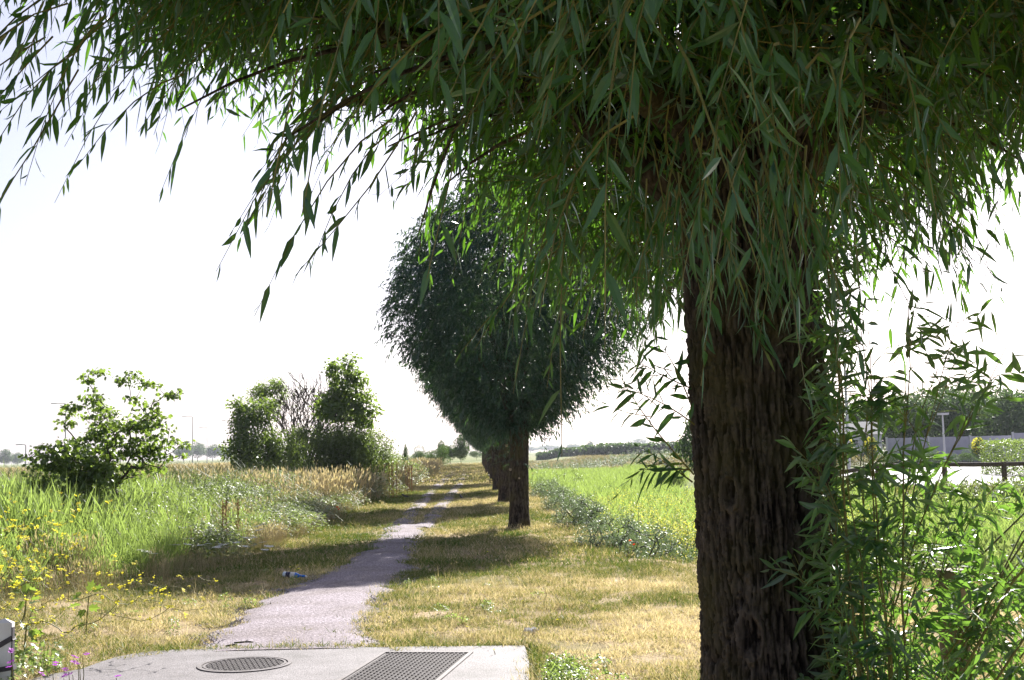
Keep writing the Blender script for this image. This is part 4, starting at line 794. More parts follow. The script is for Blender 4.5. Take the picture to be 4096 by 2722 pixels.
def far_tree(name, px, ytop, Yd, wpx, label, group, cat='tree', pi=None, base=None):
    p = D(px, ytop, Yd); z0 = float(hgt(p[0], Yd)) if base is None else base; hh = p[2]-z0; wm = wpx/4*Yd/FPX; q = (random.Random(int(px)).randrange(2) if pi is None else pi)
    ratio = 1.0 if q < 2 else 1.9
    r = empty(name, (p[0], Yd, z0), label, cat, group); r.scale = (wm/ratio, wm/ratio, hh/.98); r.rotation_euler = (0, 0, px*.7)
    for nm, me in (('crown', FP[q][0]), ('trunk', FP[q][1])): link(nm, me, r)
    return r
gL, gC, gR, gH = 'trees on the left horizon', 'trees where the track meets the horizon', 'pale trees on the far right horizon', 'trees on the wooded hill'
far_tree('distant_tree', 20, 1798, 640, 70, 'thin hazy tree at the far left edge of the horizon', gL)
far_tree('distant_tree', 70, 1812, 700, 60, 'low hazy tree between the thin left-edge tree and the short lamp post', gL)
for q, (px, yt, wpx) in enumerate([(735, 1782, 90), (790, 1772, 80), (850, 1780, 90), (905, 1792, 80)]):
    far_tree('distant_tree', px, yt, 720+q*16, wpx, 'bluish tree, %s of four on the horizon between sapling and thicket' % ['leftmost', 'second and tallest', 'third', 'rightmost'][q], gL)
cen = [(1622, 1780, 28, 90, 'narrow upright small tree left of the far central hedge', 0), (1690, 1785, 80, 120, 'rounded dark bush at the end of the track', 2), (1745, 1778, 90, 115, 'wider dark bush beside the rounded one at the track end', 3), (1770, 1765, 50, 150, 'small tree poking above the dark bushes at the track end', 1), (1800, 1785, 70, 190, 'hazy low tree left of the big lone tree', 1), (1842, 1742, 72, 170, 'tallest lone tree on the horizon where the track ends', 0), (1905, 1795, 60, 260, 'faint low tree just right of the big lone tree', 2), (1950, 1796, 60, 300, 'faint hedge tree behind the willow trunks', 3)]
for px, yt, wpx, Yd, lab, pi in cen: far_tree('distant_tree' if wpx < 75 else 'distant_bush', px, yt, Yd, wpx, lab, gC, pi=pi, cat='tree' if wpx < 75 else 'bush')
for q, (px, yt, wpx, Yd) in enumerate([(2360, 1766, 36, 520), (2300, 1776, 90, 900), (2200, 1780, 120, 950), (2470, 1768, 90, 950), (2550, 1755, 110, 900), (2640, 1775, 80, 600), (2120, 1786, 100, 900)]):
    far_tree('distant_tree', px, yt, Yd*1.9, wpx, 'washed-out pale horizon tree, %s' % ['the darkest and smallest, standing clear of the line', 'low crown directly left of the small dark one', 'broad low crown nearer the near willow', 'crown right of the small dark one', 'highest and broadest of the pale line', 'next to the big foreground trunk', 'just right of the willow row'][q], gR)
for q, (x0, x1, Yd, hh) in enumerate([(2150, 2420, 330, 2.6), (2330, 2760, 300, 3.0)]):
    a = D(x0, 1800, Yd)[0]; c_ = D(x1, 1800, Yd)[0]; rg = np.random.default_rng(80+q); n = 3500; x = rg.uniform(a, c_, n); prof = hh*(.6+.5*vnoise(x*.08, x*0, 80+q, 3))
    P = np.stack([x, Yd+rg.normal(0, 1.2, n), hgt(x, np.full(n, Yd))+prof*rg.random(n)**.6], 1); m_ = MB(); leaves(m_, P, rnd_unit(rg, n), rnd_unit(rg, n)+[0, 0, .6], .9, .6, LEAF2, .2, None, 0, (.4+.2*rg.normal(size=n)).clip(0, 1))
    tag(m_.obj('field_hedge', M['far']), 'bluish hedge line across the far field, %s part' % ('left and lower' if q == 0 else 'right and longer'), 'hedge', 'field hedges')
far_tree('roadside_tree', 2800, 1590, 60, 210, 'dark leafy tree half hidden behind the left side of the big trunk', None, pi=0)
for q in range(15):
    px = 3230+q*66; yt = [1640, 1600, 1610, 1600, 1620, 1590, 1580, 1570, 1548, 1556, 1545, 1552, 1560, 1575, 1590][q]
    far_tree('hill_tree', px, yt+random.Random(q).randint(-6, 6), 120+(q % 3)*9, 250, 'green tree of the wooded hill behind the pale wall, one crown in its long line', gH, pi=q % 2)
def lamp(px, ytop, h, label, arm=1.):
    Yd = 40.
    for _ in range(30):
        z = D(px, ytop, Yd)[2]; Yd *= (h-CAMH)/(z-CAMH)
    p = D(px, ytop, Yd); r = empty('lamp_post', (p[0], Yd, 0), label, 'lamp post', 'tall lamp posts on the left horizon')
    mb = MB(); t = np.linspace(0, 1, 6); tubes(mb, [np.stack([0*t, 0*t, h*t], -1)], [.16*(1-.45*t)], 8, cap=True); mb.obj('pole', M['galv'], r, True)
    mb = MB(); tubes(mb, [[(0, 0, h), (-.5*arm, 0, h+.12), (-1.6*arm, 0, h+.15)]], [[.09, .07, .06]], 6); mb.obj('arm', M['galv'], r)
    mb = MB(); box(mb, (-2.1*arm, 0, h+.13), (1.1, .35, .16)); lm_ = mb.obj('lamp_head', M['galv'], r)
lamp(263, 1617, 12, 'tallest grey lamp post, left of the sapling', 1.)
lamp(103, 1782, 4.5, 'shortest lamp post at the far left behind the low bush', .5)
lamp(770, 1669, 12, 'lamp post right of the sapling, nearer of a close pair')
lamp(828, 1712, 12, 'farther and shorter lamp post of the close pair')
lamp(925, 1684, 12, 'faint lamp post just left of the leafy thicket')
# street lamps and mast behind suckers
def mast(px, ytop, Yd, lab):
    p = D(px, ytop, Yd); h = p[2]; r = empty('street_lamp', (p[0], Yd, 0), lab, 'street lamp', 'street lamps by the road')
    mb = MB(); tubes(mb, [[(0, 0, 0), (0, 0, h*.5), (0, 0, h)]], [[.09, .07, .05]], 8); mb.obj('pole', M['galv'], r, True)
    mb = MB(); box(mb, (.0, -.1, h+.05), (.5, .7, .12)); mb.obj('lamp_head', M['galv'], r)
mast(3770, 1660, 78, 'short street lamp in front of the wooded hill'); mast(3372, 1330, 70, 'tall white lamp mast seen through the suckers')
# wall, hedge, house
def wall(x0, x1, Yd, yt, yb_, lab, nm='garden_wall'):
    a = D(x0, yb_, Yd); b_ = D(x1, yb_, Yd); zt = D((x0+x1)/2, yt, Yd)[2]; r = empty(nm, (a[0], Yd, 0), lab, 'wall', 'pale boundary walls')
    n = max(2, int((b_[0]-a[0])/2.4)); w_ = (b_[0]-a[0])/n
    for q in range(n):
        mb = MB(); box(mb, ((q+.5)*w_, 0, zt/2), (w_-.08, .1, zt)); mb.obj('panel', M['pale'], r)
        mb = MB(); box(mb, (q*w_, -.06, zt/2+.04), (.12, .16, zt+.08)); mb.obj('post', M['galv'], r)
wall(3550, 4052, 92, 1748, 1850, 'long pale grey panel wall beyond the road'); wall(4056, 4300, 90, 1730, 1850, 'taller pale wall section at the right edge above the clipped hedge')
p = D(3390, 1640, 105); r = empty('far_house', (p[0], 105, 0), 'pale bluish building glimpsed through the suckers beside the big trunk', 'building')
mb = MB(); box(mb, (0, 0, 2.6), (9, 7, 5.2)); mb.obj('wall', M['render'], r); r.scale = (.5, .5, .45)
mb = MB(); mb.add([(-4.8, -3.8, 5.2), (4.8, -3.8, 5.2), (4.8, 3.8, 5.2), (-4.8, 3.8, 5.2), (-4.8, 0, 7.6), (4.8, 0, 7.6)], [(0, 1, 5, 4), (2, 3, 4, 5)]); mb.add([(-4.8, -3.8, 5.2), (-4.8, 0, 7.6), (-4.8, 3.8, 5.2), (4.8, -3.8, 5.2), (4.8, 3.8, 5.2), (4.8, 0, 7.6)], [(0, 1, 2), (3, 4, 5)]); mb.obj('roof', M['roof'], r)
for q in range(3):
    for z_ in (1.3, 3.8):
        mb = MB(); box(mb, (-2.8+q*2.8, -3.53, z_), (1.2, .08, 1.1)); wn = mb.obj('window', M['bwhite'], r); mb = MB(); box(mb, (-2.8+q*2.8, -3.58, z_), (1., .04, .9)); mb.obj('pane', M['bglass'], wn)
def clipped(name, px0, px1, yt, yb_, Yd, dep_, lab, mat='broad_i', L=.12, dens=260, cat='hedge', group=None):
    a = D(px0, yb_, Yd); b_ = D(px1, yb_, Yd); zt = D(px0, yt, Yd)[2]; w_ = b_[0]-a[0]; rg = np.random.default_rng(int(px0)); n = int((w_*zt*2+w_*dep_+2*dep_*zt)*dens)
    P = np.stack([rg.uniform(0, w_, n), rg.uniform(0, dep_, n), rg.uniform(0, zt, n)], 1); f = rg.integers(0, 5, n)
    P[f == 0, 1] = rg.normal(0, .05, (f == 0).sum()); P[f == 1, 2] = zt+rg.normal(0, .06, (f == 1).sum()); P[f == 2, 0] = rg.normal(0, .05, (f == 2).sum()); P[f == 3, 1] = dep_+rg.normal(0, .05, (f == 3).sum())
    m_ = MB(); leaves(m_, P, rnd_unit(rg, n), rnd_unit(rg, n)+[0, 0, .5], L, L*.6, LEAF2, .2, None, 0, (.35+.25*rg.normal(size=n)).clip(0, 1)); o_ = m_.obj(name, M[mat]); o_.location = (a[0], Yd, 0); return tag(o_, lab, cat, group)
clipped('clipped_hedge', 4026, 4230, 1768, 1868, 56, 3, 'clipped rounded evergreen hedge at the right edge of the road', L=.09, dens=300)
for q, px in enumerate((3560, 3640, 3720, 3800, 3880)): far_tree('roadside_bush', px, 1800+q % 2*14, 86, 90, 'low bush below the pale wall, %s' % ['nearest the big trunk', 'second from the big trunk', 'middle one of five', 'fourth from the big trunk', 'nearest the clipped hedge'][q], 'bushes below the pale wall', 'bush', pi=2)
for q, px in enumerate((3310, 3385, 3480, 3910)):
    o_ = far_tree('yellow_bush', px, 1745+q*2, 80, 60, 'bush in yellow bloom beyond the road, %s' % ['closest to the big trunk', 'between the trunk-side one and the mast', 'right of the tall mast', 'in front of the pale wall'][q], 'yellow flowering bushes', 'bush', pi=1)
    rg = np.random.default_rng(90+q); n = 500; m_ = MB(); leaves(m_, rnd_unit(rg, n)*[.4, .4, .28]+[0, 0, .68], rnd_unit(rg, n), rnd_unit(rg, n), .07, .05, LEAF2, 0, None, 0, rg.random(n)); m_.obj('blossom', M['yellow'], o_)['kind'] = 'stuff'

# rail fence along the road
r = empty('rail_fence', (0, 0, 0), 'low dark timber rail fence along the near edge of the pale road', 'fence')
pr = [(26.5, 40.6), (22.6, 41.5), (19.4, 41.9)]+[(16.36-3.0*q, 42.28+.45*q) for q in range(2)]
pr = [(27.6, 40.9), (24.2, 41.3), (20.6, 41.8), (16.45, 42.3), (14.55, 42.6), (12.4, 43.0), (10.2, 43.4)]
for q, (a, b_) in enumerate(pr):
    z = float(hgt(a, b_)); mb = MB(); tubes(mb, [[(a, b_, z-.1), (a, b_, z+.4), (a, b_, z+.86)]], [[.09, .088, .086]], 12, cap=True); mb.obj('post', M['wood_dark'], r, True)
    if q:
        a0, b0_ = pr[q-1]; z0 = float(hgt(a0, b0_)); mb = MB(); tubes(mb, [[(a0-.04, b0_, z0+.78), ((a+a0)/2, (b_+b0_)/2, (z+z0)/2+.77), (a+.04, b_, z+.78)]], [[.075, .08, .075]], 10, cap=True); mb.obj('rail', M['wood_dark'], r, True)
r['label'] = 'low dark timber rail fence along the near edge of the pale road'
nm_ = ['leftmost, half behind the sucker leaves', 'second from the left', 'third from the left', 'fourth from the left', 'at the very right edge', 'hidden among the sucker leaves']
for q, px in enumerate((3899, 3952, 4002, 4051, 4098, 3700)):
    x_, y_ = G(px, 2005+q*1.5); z = float(hgt(x_, y_)); mb = MB(); tubes(mb, [[(0, 0, -.1), (0, 0, .18), (0, 0, .33+.03*(q % 2))]], [[.085, .083, .08]], 12, cap=True)
    o_ = mb.obj('timber_stump', M['wood_grey'], None, True); o_.location = (x_, y_, z); tag(o_, 'short round timber bollard in the lawn, '+nm_[q], 'bollard', 'short timber bollards')

# ---------------------------------------------------------------- foreground objects
def stake(px, ytop, Yd, rad, lab, seed):
    p = D(px, ytop, Yd); h = p[2]; rg = np.random.default_rng(seed); na, nz = 20, 14; th = np.arange(na)/na*2*PI; z = np.concatenate([np.linspace(-.1, h-.012, nz-1), [h]])
    R = rad*(1+.03*np.sin(z*3)[:, None]+.04*rg.normal(size=na)[None]*.6); R[-1] *= .92; V = np.stack([R*np.cos(th), R*np.sin(th), np.repeat(z[:, None], na, 1)], -1)
    i = np.arange(nz-1)[:, None]*na+np.arange(na); i2 = np.arange(nz-1)[:, None]*na+(np.arange(na)+1) % na; mb = MB(); mb.add(V.reshape(-1, 3), np.stack([i, i2, i2+na, i+na], -1).reshape(-1, 4)); mb.add(V[-1], [list(range(na))])
    o_ = mb.obj('tree_stake', M['wood']); o_.location = (p[0], Yd, 0); return tag(o_, lab, 'post', 'round wooden stakes by the willow')
stake(3803, 2278, 5.1, .057, 'taller round wooden stake behind the willow suckers', 1)
stake(3828, 2640, 4.85, .036, 'short thin wooden stake with a pale cut top in front of the taller one', 2)
# round manhole cover
def lugs(mb, cx, cy, w_, l_, step, z, inside, ang=0):
    ca, sa = math.cos(ang), math.sin(ang); a = -w_/2+step/2; r_ = 0
    while a < w_/2:
        b_ = -l_/2+step/2; c_ = 0
        while b_ < l_/2:
            if inside(a, b_): box(mb, (cx+a*ca-b_*sa, cy+a*sa+b_*ca, z), (step*.62, step*.28, .008) if (r_+c_) % 2 else (step*.28, step*.62, .008), 0, ang)
            b_ += step; c_ += 1
        a += step; r_ += 1
mx_, my_ = -2.03, 9.42
r = empty('manhole_cover', (mx_, my_, .028), 'round cast-iron manhole cover with raised tread set in the concrete', 'manhole cover')
def ring(mb, r0, r1, z0, z1, n=56):
    th = np.arange(n)/n*2*PI; c_ = np.stack([np.cos(th), np.sin(th)], 1)
    V = np.concatenate([np.column_stack([c_*r0, np.full(n, z0)]), np.column_stack([c_*r0, np.full(n, z1)]), np.column_stack([c_*r1, np.full(n, z1)]), np.column_stack([c_*r1, np.full(n, z0)])]); F = []
    for q in range(3):
        for j in range(n): F.append((q*n+j, q*n+(j+1) % n, (q+1)*n+(j+1) % n, (q+1)*n+j))
    mb.add(V, F)
mb = MB(); ring(mb, .315, .345, -.02, .008); mb.obj('frame', M['iron'], r)
mb = MB(); tubes(mb, [[(0, 0, -.02), (0, 0, .001)]], [[.303, .303]], 56, cap=True); mb.obj('plate', M['iron_gap'], r)
mb = MB(); ring(mb, .285, .303, 0, .007); lugs(mb, 0, 0, .56, .56, .036, .004, lambda a, b_: math.hypot(a, b_) < .272, .3); mb.obj('tread', M['iron'], r)['kind'] = 'stuff'
cx_, cy_, ag = -.80, 9.16, math.radians(-9)
r = empty('drain_cover', (cx_, cy_, .028), 'rectangular cast-iron access cover with studded tread in the concrete', 'drain cover'); r.rotation_euler = (0, 0, ag)
W2, L2 = .66, 1.24
mb = MB()
for sx_, sy_, a, b_ in ((0, L2/2, W2+.05, .03), (0, -L2/2, W2+.05, .03), (W2/2+.01, 0, .03, L2-.034), (-W2/2-.01, 0, .03, L2-.034)): box(mb, (sx_, sy_, 0), (a, b_, .02))
mb.obj('frame', M['iron'], r)
mb = MB(); box(mb, (0, 0, -.008), (W2-.03, L2-.05, .018)); mb.obj('plate', M['iron_gap'], r)
mb = MB(); lugs(mb, 0, 0, W2-.05, L2-.07, .036, .004, lambda a, b_: True); mb.obj('tread', M['iron'], r)['kind'] = 'stuff'
r.location.y -= .0
# crushed blue bottle
x_, y_ = G(1175, 2322); bt = empty('plastic_bottle', (x_, y_, .03), 'crushed blue and white plastic bottle lying at the edge of the path', 'bottle'); bt.scale = (.85, .85, .85); bt.rotation_euler = (0, math.radians(6), math.radians(-8))
rg = np.random.default_rng(3)
def lathe(mb, prof, m=0, sq=.8, jit=.0):
    xs = np.array([p[0] for p in prof]); R = np.array([p[1] for p in prof]); n = 16; th = np.arange(n)/n*2*PI
    V = np.stack([np.repeat(xs[:, None], n, 1), R[:, None]*np.cos(th)*(1+jit*rg.normal(size=(len(xs), n))), .04+R[:, None]*sq*np.sin(th)*(1+jit*rg.normal(size=(len(xs), n)))], -1); k = len(xs)
    i = np.arange(k-1)[:, None]*n+np.arange(n); i2 = np.arange(k-1)[:, None]*n+(np.arange(n)+1) % n; mb.add(V.reshape(-1, 3), np.stack([i, i2, i2+n, i+n], -1).reshape(-1, 4), m); mb.add(V[0], [list(range(n))[::-1]], m); mb.add(V[-1], [list(range(n))], m)
for nm, pf, mt in (('base', [(-.17, .03), (-.165, .042), (-.12, .045)], 'clear'), ('label_band', [(-.12, .047), (-.05, .052), (-.048, .03)], 'navy'), ('label_print', [(-.05, .053), (.02, .05)], 'bwhite'), ('body', [(.02, .05), (.05, .042), (.09, .022), (.12, .02), (.15, .022), (.175, .02)], 'blue'), ('cap', [(.175, .017), (.2, .017)], 'bwhite')):
    mb = MB(); lathe(mb, pf, 0, .85, .05); mb.obj(nm, M[mt], bt, True)
# blackbirds
def bird(px, py, ang, lab):
    x_, y_ = G(px, py); b_ = empty('blackbird', (x_, y_, 0), lab, 'bird', 'small black birds'); b_.rotation_euler = (0, 0, ang)
    mb = MB(); xs = np.array([-.14, -.09, -.05, 0, .05, .08, .1, .125, .14]); zc = np.array([.075, .085, .09, .1, .125, .15, .165, .165, .16]); R = np.array([.008, .018, .035, .043, .036, .026, .026, .02, .004])
    tubes(mb, [np.stack([xs, 0*xs, zc], -1)], [R], 10, cap=True); mb.obj('body', M['black'], b_, True)
    mb = MB(); leaves(mb, np.array([(-.08, 0, .085)]), np.array([(-1, 0, -.1)]), np.array([(0, 0, 1.)]), .13, .045, BLADE5); mb.obj('tail', M['black'], b_)
    for s_ in (-1, 1):
        mb = MB(); leaves(mb, np.array([(.05, .035*s_, .12)]), np.array([(-1, .05*s_, -.15)]), np.array([(0, s_, .3)]), .15, .05, LEAF8); mb.obj('wing', M['black'], b_)
        mb = MB(); tubes(mb, [[(0, .015*s_, .08), (.01, .018*s_, 0)]], [[.005, .004]], 5); mb.obj('leg', M['beak'], b_)
    mb = MB(); tubes(mb, [[(.135, 0, .162), (.165, 0, .158)]], [[.007, .001]], 6); mb.obj('beak', M['beak'], b_)
bird(1622, 1998, 3.0, 'black bird on the grass left of the two wheel tracks'); bird(1845, 2000, 1.9, 'black bird standing between the right wheel track and the willow row')
# crumpled tissue
x_, y_ = G(2125, 2542); rg = np.random.default_rng(8); nn = 9; u, v = np.meshgrid(np.linspace(-1, 1, nn), np.linspace(-1, 1, nn)); V = np.stack([u*.05+.012*rg.normal(size=u.shape), v*.045+.012*rg.normal(size=u.shape), .035+.012*rg.normal(size=u.shape)], -1)
i = (np.arange(nn-1)[:, None]*nn+np.arange(nn-1)).ravel(); mb = MB(); mb.add(V.reshape(-1, 3), np.stack([i, i+1, i+1+nn, i+nn], 1)); o_ = mb.obj('paper_tissue', M['bwhite']); o_.location = (x_, y_, .01); tag(o_, 'crumpled white tissue lying in the dry grass right of the path', 'litter')
# twigs lying by the slab
for q, (px, py, L_, an, lab) in enumerate(((975, 2588, .16, .1, 'small dark dead stick lying on the path near the slab'), (925, 2600, .09, .7, 'stubby dark twig at the slab edge above the manhole'))):
    x_, y_ = G(px, py); t = np.linspace(-.5, .5, 6); mb = MB(); tubes(mb, [np.stack([t*L_, .01*np.sin(t*9), .016+0*t], -1)], [[.004, .009, .011, .009, .01, .004]], 6); tubes(mb, [[(0, 0, .015), (.03, .03, .03)]], [[.006, .002]], 4)
    o_ = mb.obj('dead_stick', M['limb'], None, True); o_.location = (x_, y_, .02); o_.rotation_euler = (0, 0, an); tag(o_, lab, 'stick')
# white banded marker post at the left edge
p = D(8, 2492, 8.9); r = empty('marker_post', (p[0], 8.9, 0), 'white board post with dark bands at the bottom left corner', 'post'); h = p[2]
mb = MB(); box(mb, (0, 0, h/2), (.16, .05, h)); mb.add([(-.08, -.025, h), (.08, -.025, h), (.08, .025, h), (-.08, .025, h), (.02, 0, h+.03)], [(0, 1, 4), (1, 2, 4), (2, 3, 4), (3, 0, 4)]); mb.obj('board', M['bwhite'], r)
for z_, a in ((.29, -.5), (.12, -.15)):
    mb = MB(); box(mb, (0, 0, 0), (.19, .06, .035)); o_ = mb.obj('band', M['strap'], r); o_.location = (0, 0, z_); o_.rotation_euler = (0, a, 0)
for s_ in (-1, 1): mb = MB(); box(mb, (s_*.083, -.01, h/2-.01), (.008, .04, h-.04)); mb.obj('edge_strip', M['strap'], r)

# flowers -----------------------------------------------------
def flower_mesh(seed, petals, L, W, mat, name, n=5, spread=.02, cup=.3):
    rg = np.random.default_rng(seed); mb = MB(); c = rg.normal(0, spread, (n, 3))*[1, 1, .7] if n > 1 else np.zeros((1, 3))
    for q in range(n):
        a = np.arange(petals)/petals*2*PI+rg.random(); leaves(mb, np.repeat(c[q][None], petals, 0), np.stack([np.cos(a), np.sin(a), np.full(petals, cup)], 1), np.repeat(np.array([[0, 0, 1.]]), petals, 0)+.1*rg.normal(size=(petals, 3)), L, W, LEAF2, 0, None, 0, rg.random(petals))
    return mb.mesh(name, M[mat])
FM = [flower_mesh(q, 4, .010, .009, 'yellow', 'flower', 8, .012) for q in range(3)]
def mustard(loc, blobs, nb, lab, seed):
    rg = np.random.default_rng(seed); r = empty('mustard_plant', loc, lab, 'plant', 'yellow flowering mustard plants'); A = in_blobs(rg, blobs, nb, 0.); A[:, 2] = np.maximum(A[:, 2], .12)
    Nn, Pr, tips = skeleton([(0, 0, 0), (.01, 0, .15), (.02, .01, .32)], A, rg, 1.8, .06, 3); mb = MB(); branch_mesh(mb, Nn, Pr, .0014, .42, .011, 4)
    mb.obj('stem', M['twig_green'], r, True)
    for j, a in enumerate(A):
        o_ = link('flower', FM[j % 3], r); o_.location = a; s = rg.uniform(.7, 1.35); o_.scale = (s, s, s); o_.rotation_euler = (rg.normal(0, .4), rg.normal(0, .4), rg.uniform(0, 6))
    k = 12; an = rg.uniform(0, 2*PI, k); zz = rg.uniform(.05, .38, k); lf = MB().add(*(lambda q: (q[0], q[1]))((MAPLE[0]*[1, 1, 1.5], MAPLE[1])), 0, .5).mesh('leaf', M['broad'])
    for q in range(k):
        o_ = link('leaf', lf, r); o_.location = (.05*math.cos(an[q]), .05*math.sin(an[q]), zz[q]); s = rg.uniform(.07, .13); o_.scale = (s*.7, s, s); o_.rotation_euler = (rg.normal(-.3, .5), rg.normal(0, .5), an[q]-PI/2)
    return r
o = (-3.8, 9.75, 0)
mustard(o, [(-.25, .1, .62, .55, .35, .35), (.35, .1, .6, .45, .3, .3), (-.1, 0, 1., .3, .3, .25), (1.0, .2, .42, .5, .3, .12), (.2, 0, .3, .5, .3, .15)], 120, 'tallest mustard plant with the thick stem beside the banded post', 1)
o = (-4.5, 10.4, 0)
mustard(o, [(0, 0, .6, .6, .4, .35), (.4, .2, .9, .4, .3, .25), (.1, 0, .4, .6, .4, .2)], 90, 'mustard plant at the left edge behind the thick-stemmed one', 2)
o = (-3.95, 11.6, 0)
mustard(o, [(0, 0, .5, .55, .4, .25), (.6, .2, .35, .6, .3, .15), (-.3, 0, .8, .4, .3, .25)], 60, 'mustard plant farthest right, sprawling on the dry grass before the reeds', 3)
o = (-4.9, 12.6, 0)
mustard(o, [(0, 0, .75, .6, .4, .3), (.5, 0, 1.05, .4, .3, .25), (-.3, 0, 1., .4, .3, .3)], 60, 'mustard plant standing highest against the green reeds', 4)
YM = MB(); rg = np.random.default_rng(5)
for q in range(7):
    for a, b_ in zip(*[rg.normal(0, .02, 8) for _ in range(2)]): leaves(YM, np.array([(a, b_, .0)]), np.array([(1., rg.normal(), .1)]), np.array([(0, 0, 1.)]), .016, .013, LEAF2, 0, None, 0, .5)
yf = YM.mesh('flower_head', M['white_petal']); ST = MB(); tubes(ST, [[(0, 0, -.62), (.01, 0, -.3), (0, 0, 0)]], [[.0035, .003, .002]], 4); stm = ST.mesh('stem', M['twig_green'])
rg = np.random.default_rng(15)
ya = [(560,2200),(585,2206),(615,2215),(700,2180),(750,2178),(800,2182),(830,2176),(875,2185),(890,2178),(905,2176),(925,2186),(940,2172),(950,2170),(985,2152),(1010,2152),(1050,2170),(1075,2186),(1040,2120),(1055,2098),(1060,2200),(980,2186),(760,2155),(1030,2105),(870,2190)]
for q, (px, py) in enumerate(ya):
    Yd = 16.8+rg.normal(0, .25)+(px-560)/500*1.3; p = D(px, py, Yd); o_ = empty('yarrow', (p[0], Yd, p[2]), 'flat white yarrow flower head standing in the shaded long grass', 'flower', 'white yarrow flowers in the long grass')
    o_.rotation_euler = (rg.normal(0, .1), rg.normal(0, .1), rg.uniform(0, 6)); s = rg.uniform(1.2, 1.8)
    a = link('flower_head', yf, o_); a.scale = (s, s, 1); b_ = link('stem', stm, o_)
def simple_flower(name, px, py, hgt_, mesh, lab, cat, group, s=1., Yd=None):
    if Yd is None:
        for _ in range(3): x_, y_ = G(px, py, hgt_)
        p = (x_, y_, hgt_)
    else: p = D(px, py, Yd)
    o_ = empty(name, p, lab, cat, group); a = link('flower_head', mesh, o_); a.scale = (s, s, s); a.rotation_euler = (random.uniform(-.4, .4), random.uniform(-.4, .4), random.uniform(0, 6)); b_ = link('stem', stm, o_); b_.scale = (1, 1, min(1, max(.05, p[2]/.62)))
    return o_
random.seed(4)
dm = flower_mesh(31, 9, .017, .009, 'yellow', 'flower_head', 1); pm = flower_mesh(32, 5, .04, .045, 'red', 'flower_head', 1, cup=.8); vm = flower_mesh(33, 5, .022, .016, 'purple', 'flower_head', 2, .02)
for px, py in [(1935,2478),(1868,2508),(2090,2405),(2250,2240),(1160,2270),(1172,2266),(1190,2262),(1195,2276),(1180,2280),(835,2338),(845,2334),(855,2338),(820,2342),(1000,2365),(640,2430),(700,2400),(1985,2200),(1950,2208),(2230,2480),(2640,2350),(1975,2600),(900,2380),(560,2470),(1890,2440),(780,2390)]:
    simple_flower('dandelion', px, py, random.uniform(.04, .12), dm, 'small yellow dandelion-like flower on a thin stalk in the short grass', 'flower', 'dandelions in the short grass', random.uniform(.9, 1.4))
for px, py, Yd, lab in [(1350,2032,28.5,'red poppy among the long grasses left of the path, left one of the pair'), (1356,2040,28.,'red poppy among the long grasses left of the path, right one of the pair'), (2520,2168,19.6,'bright red poppy by the ditch weeds right of the near willow'), (2535,2182,19.4,'smaller red poppy just below the bright one by the ditch'), (2190,1965,46.,'faint red poppy far along the ditch edge'), (2210,1963,44.,'second faint poppy far along the ditch edge, right of the other')]:
    simple_flower('poppy', px, py, .5, pm, lab, 'flower', 'red poppies', 1.1, Yd)
for px, py in [(310,2640),(318,2664),(275,2690),(290,2700),(210,2670),(45,2620),(48,2650),(50,2672),(330,2626),(465,2712),(255,2715),(180,2712)]:
    simple_flower('mallow', px, py, random.uniform(.08, .3), vm, 'purple mallow flower near the bottom left corner of the slab', 'flower', 'purple mallow flowers', random.uniform(.8, 1.3))
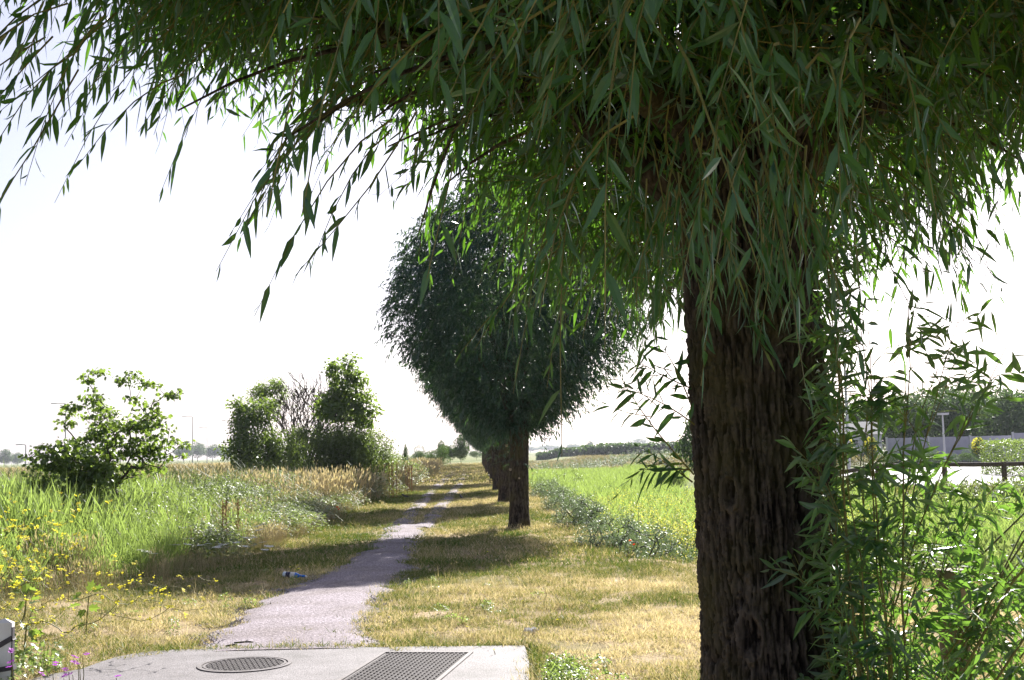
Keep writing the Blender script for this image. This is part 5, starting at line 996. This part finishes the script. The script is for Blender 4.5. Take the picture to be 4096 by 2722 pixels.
# mallow and low broad weeds at the slab's left corner and right edge
TM = [brT(320+k_, 60, .13, .22, .045) for k_ in range(3)]
rg = np.random.default_rng(17); x = np.concatenate([rg.uniform(-4.6, -3.35, 46), .2+abs(rg.normal(0, .16, 60)), rg.uniform(-5.5, .5, 40)]); y = np.concatenate([rg.uniform(8.4, 9.6, 46), rg.uniform(8.2, 9.15, 60), rg.uniform(10.4, 17, 40)])
k_ = ~in_path(x, y, -.05) & ~in_slab(x, y); x, y = x[k_], y[k_]; scatter('mallow_leaves', [M['reed']], on_ground(x, y), np.stack([rg.uniform(.6, 1.3, len(x)), rg.uniform(.6, 1.3, len(x)), rg.uniform(.3, 1.2, len(x))], 1)*np.where((y > 10.2) | (x > 0), .5, 1)[:, None], rg.uniform(.1, .7, len(x)), TM, 'low round-leaved weeds crowding the edges of the concrete', 19, .2, cat='weed')
# rusty dock stems
for q, (px, pyt, Yd, lab) in enumerate(((925, 2000, 21, 'rusty brown dock spike among the brambles'), (1600, 1850, 44, 'reddish dock spikes left of the track near the thicket'), (1660, 1862, 50, 'farther reddish dock spikes beside the track'))):
    p = D(px, pyt, Yd); o_ = empty('dock_plant', (p[0], Yd, 0), lab, 'plant', 'rusty dock plants'); rg = np.random.default_rng(60+q); n = 5 if q else 3; mb = MB(); h = max(.7, p[2])
    P = np.stack([rg.normal(0, .25 if q else .08, n), rg.normal(0, .2, n), np.zeros(n)], 1); T2 = np.stack([P+[0, 0, f*h] for f in (0, .5, 1)], 1); tubes(mb, T2, np.full((n, 3), .008), 4); mb.obj('stem', M['rust'], o_)
    k2 = n*60; s = rg.integers(0, n, k2); Q = P[s]+np.stack([rg.normal(0, .02, k2), rg.normal(0, .02, k2), h*rg.uniform(.35, 1, k2)], 1); mb = MB(); leaves(mb, Q, rnd_unit(rg, k2), rnd_unit(rg, k2), .04, .02, LEAF2); mb.obj('seeds', M['rust'], o_)['kind'] = 'stuff'

print('TRIS', sum(sum(len(p.vertices)-2 for p in me.polygons) if len(me.polygons) < 2000 else len(me.loops)-2*len(me.polygons) for me in bpy.data.meshes))
# ---------------------------------------------------------------- air
mb = MB(); box(mb, (0, 990, 14.), (2400, 2020, 32)); hz = mb.obj('haze', None)
m = bpy.data.materials.new('air'); m.use_nodes = True; nd = m.node_tree.nodes; nd.remove(nd['Principled BSDF']); v = nd.new('ShaderNodeVolumePrincipled'); v.inputs['Color'].default_value = (.84, .88, 1, 1); v.inputs['Density'].default_value = .00018; v.inputs['Anisotropy'].default_value = .15
m.node_tree.links.new(v.outputs[0], nd['Material Output'].inputs['Volume']); hz.data.materials.clear(); hz.data.materials.append(m); hz['kind'] = 'stuff'; hz['label'] = 'thin summer haze over the marsh and horizon'
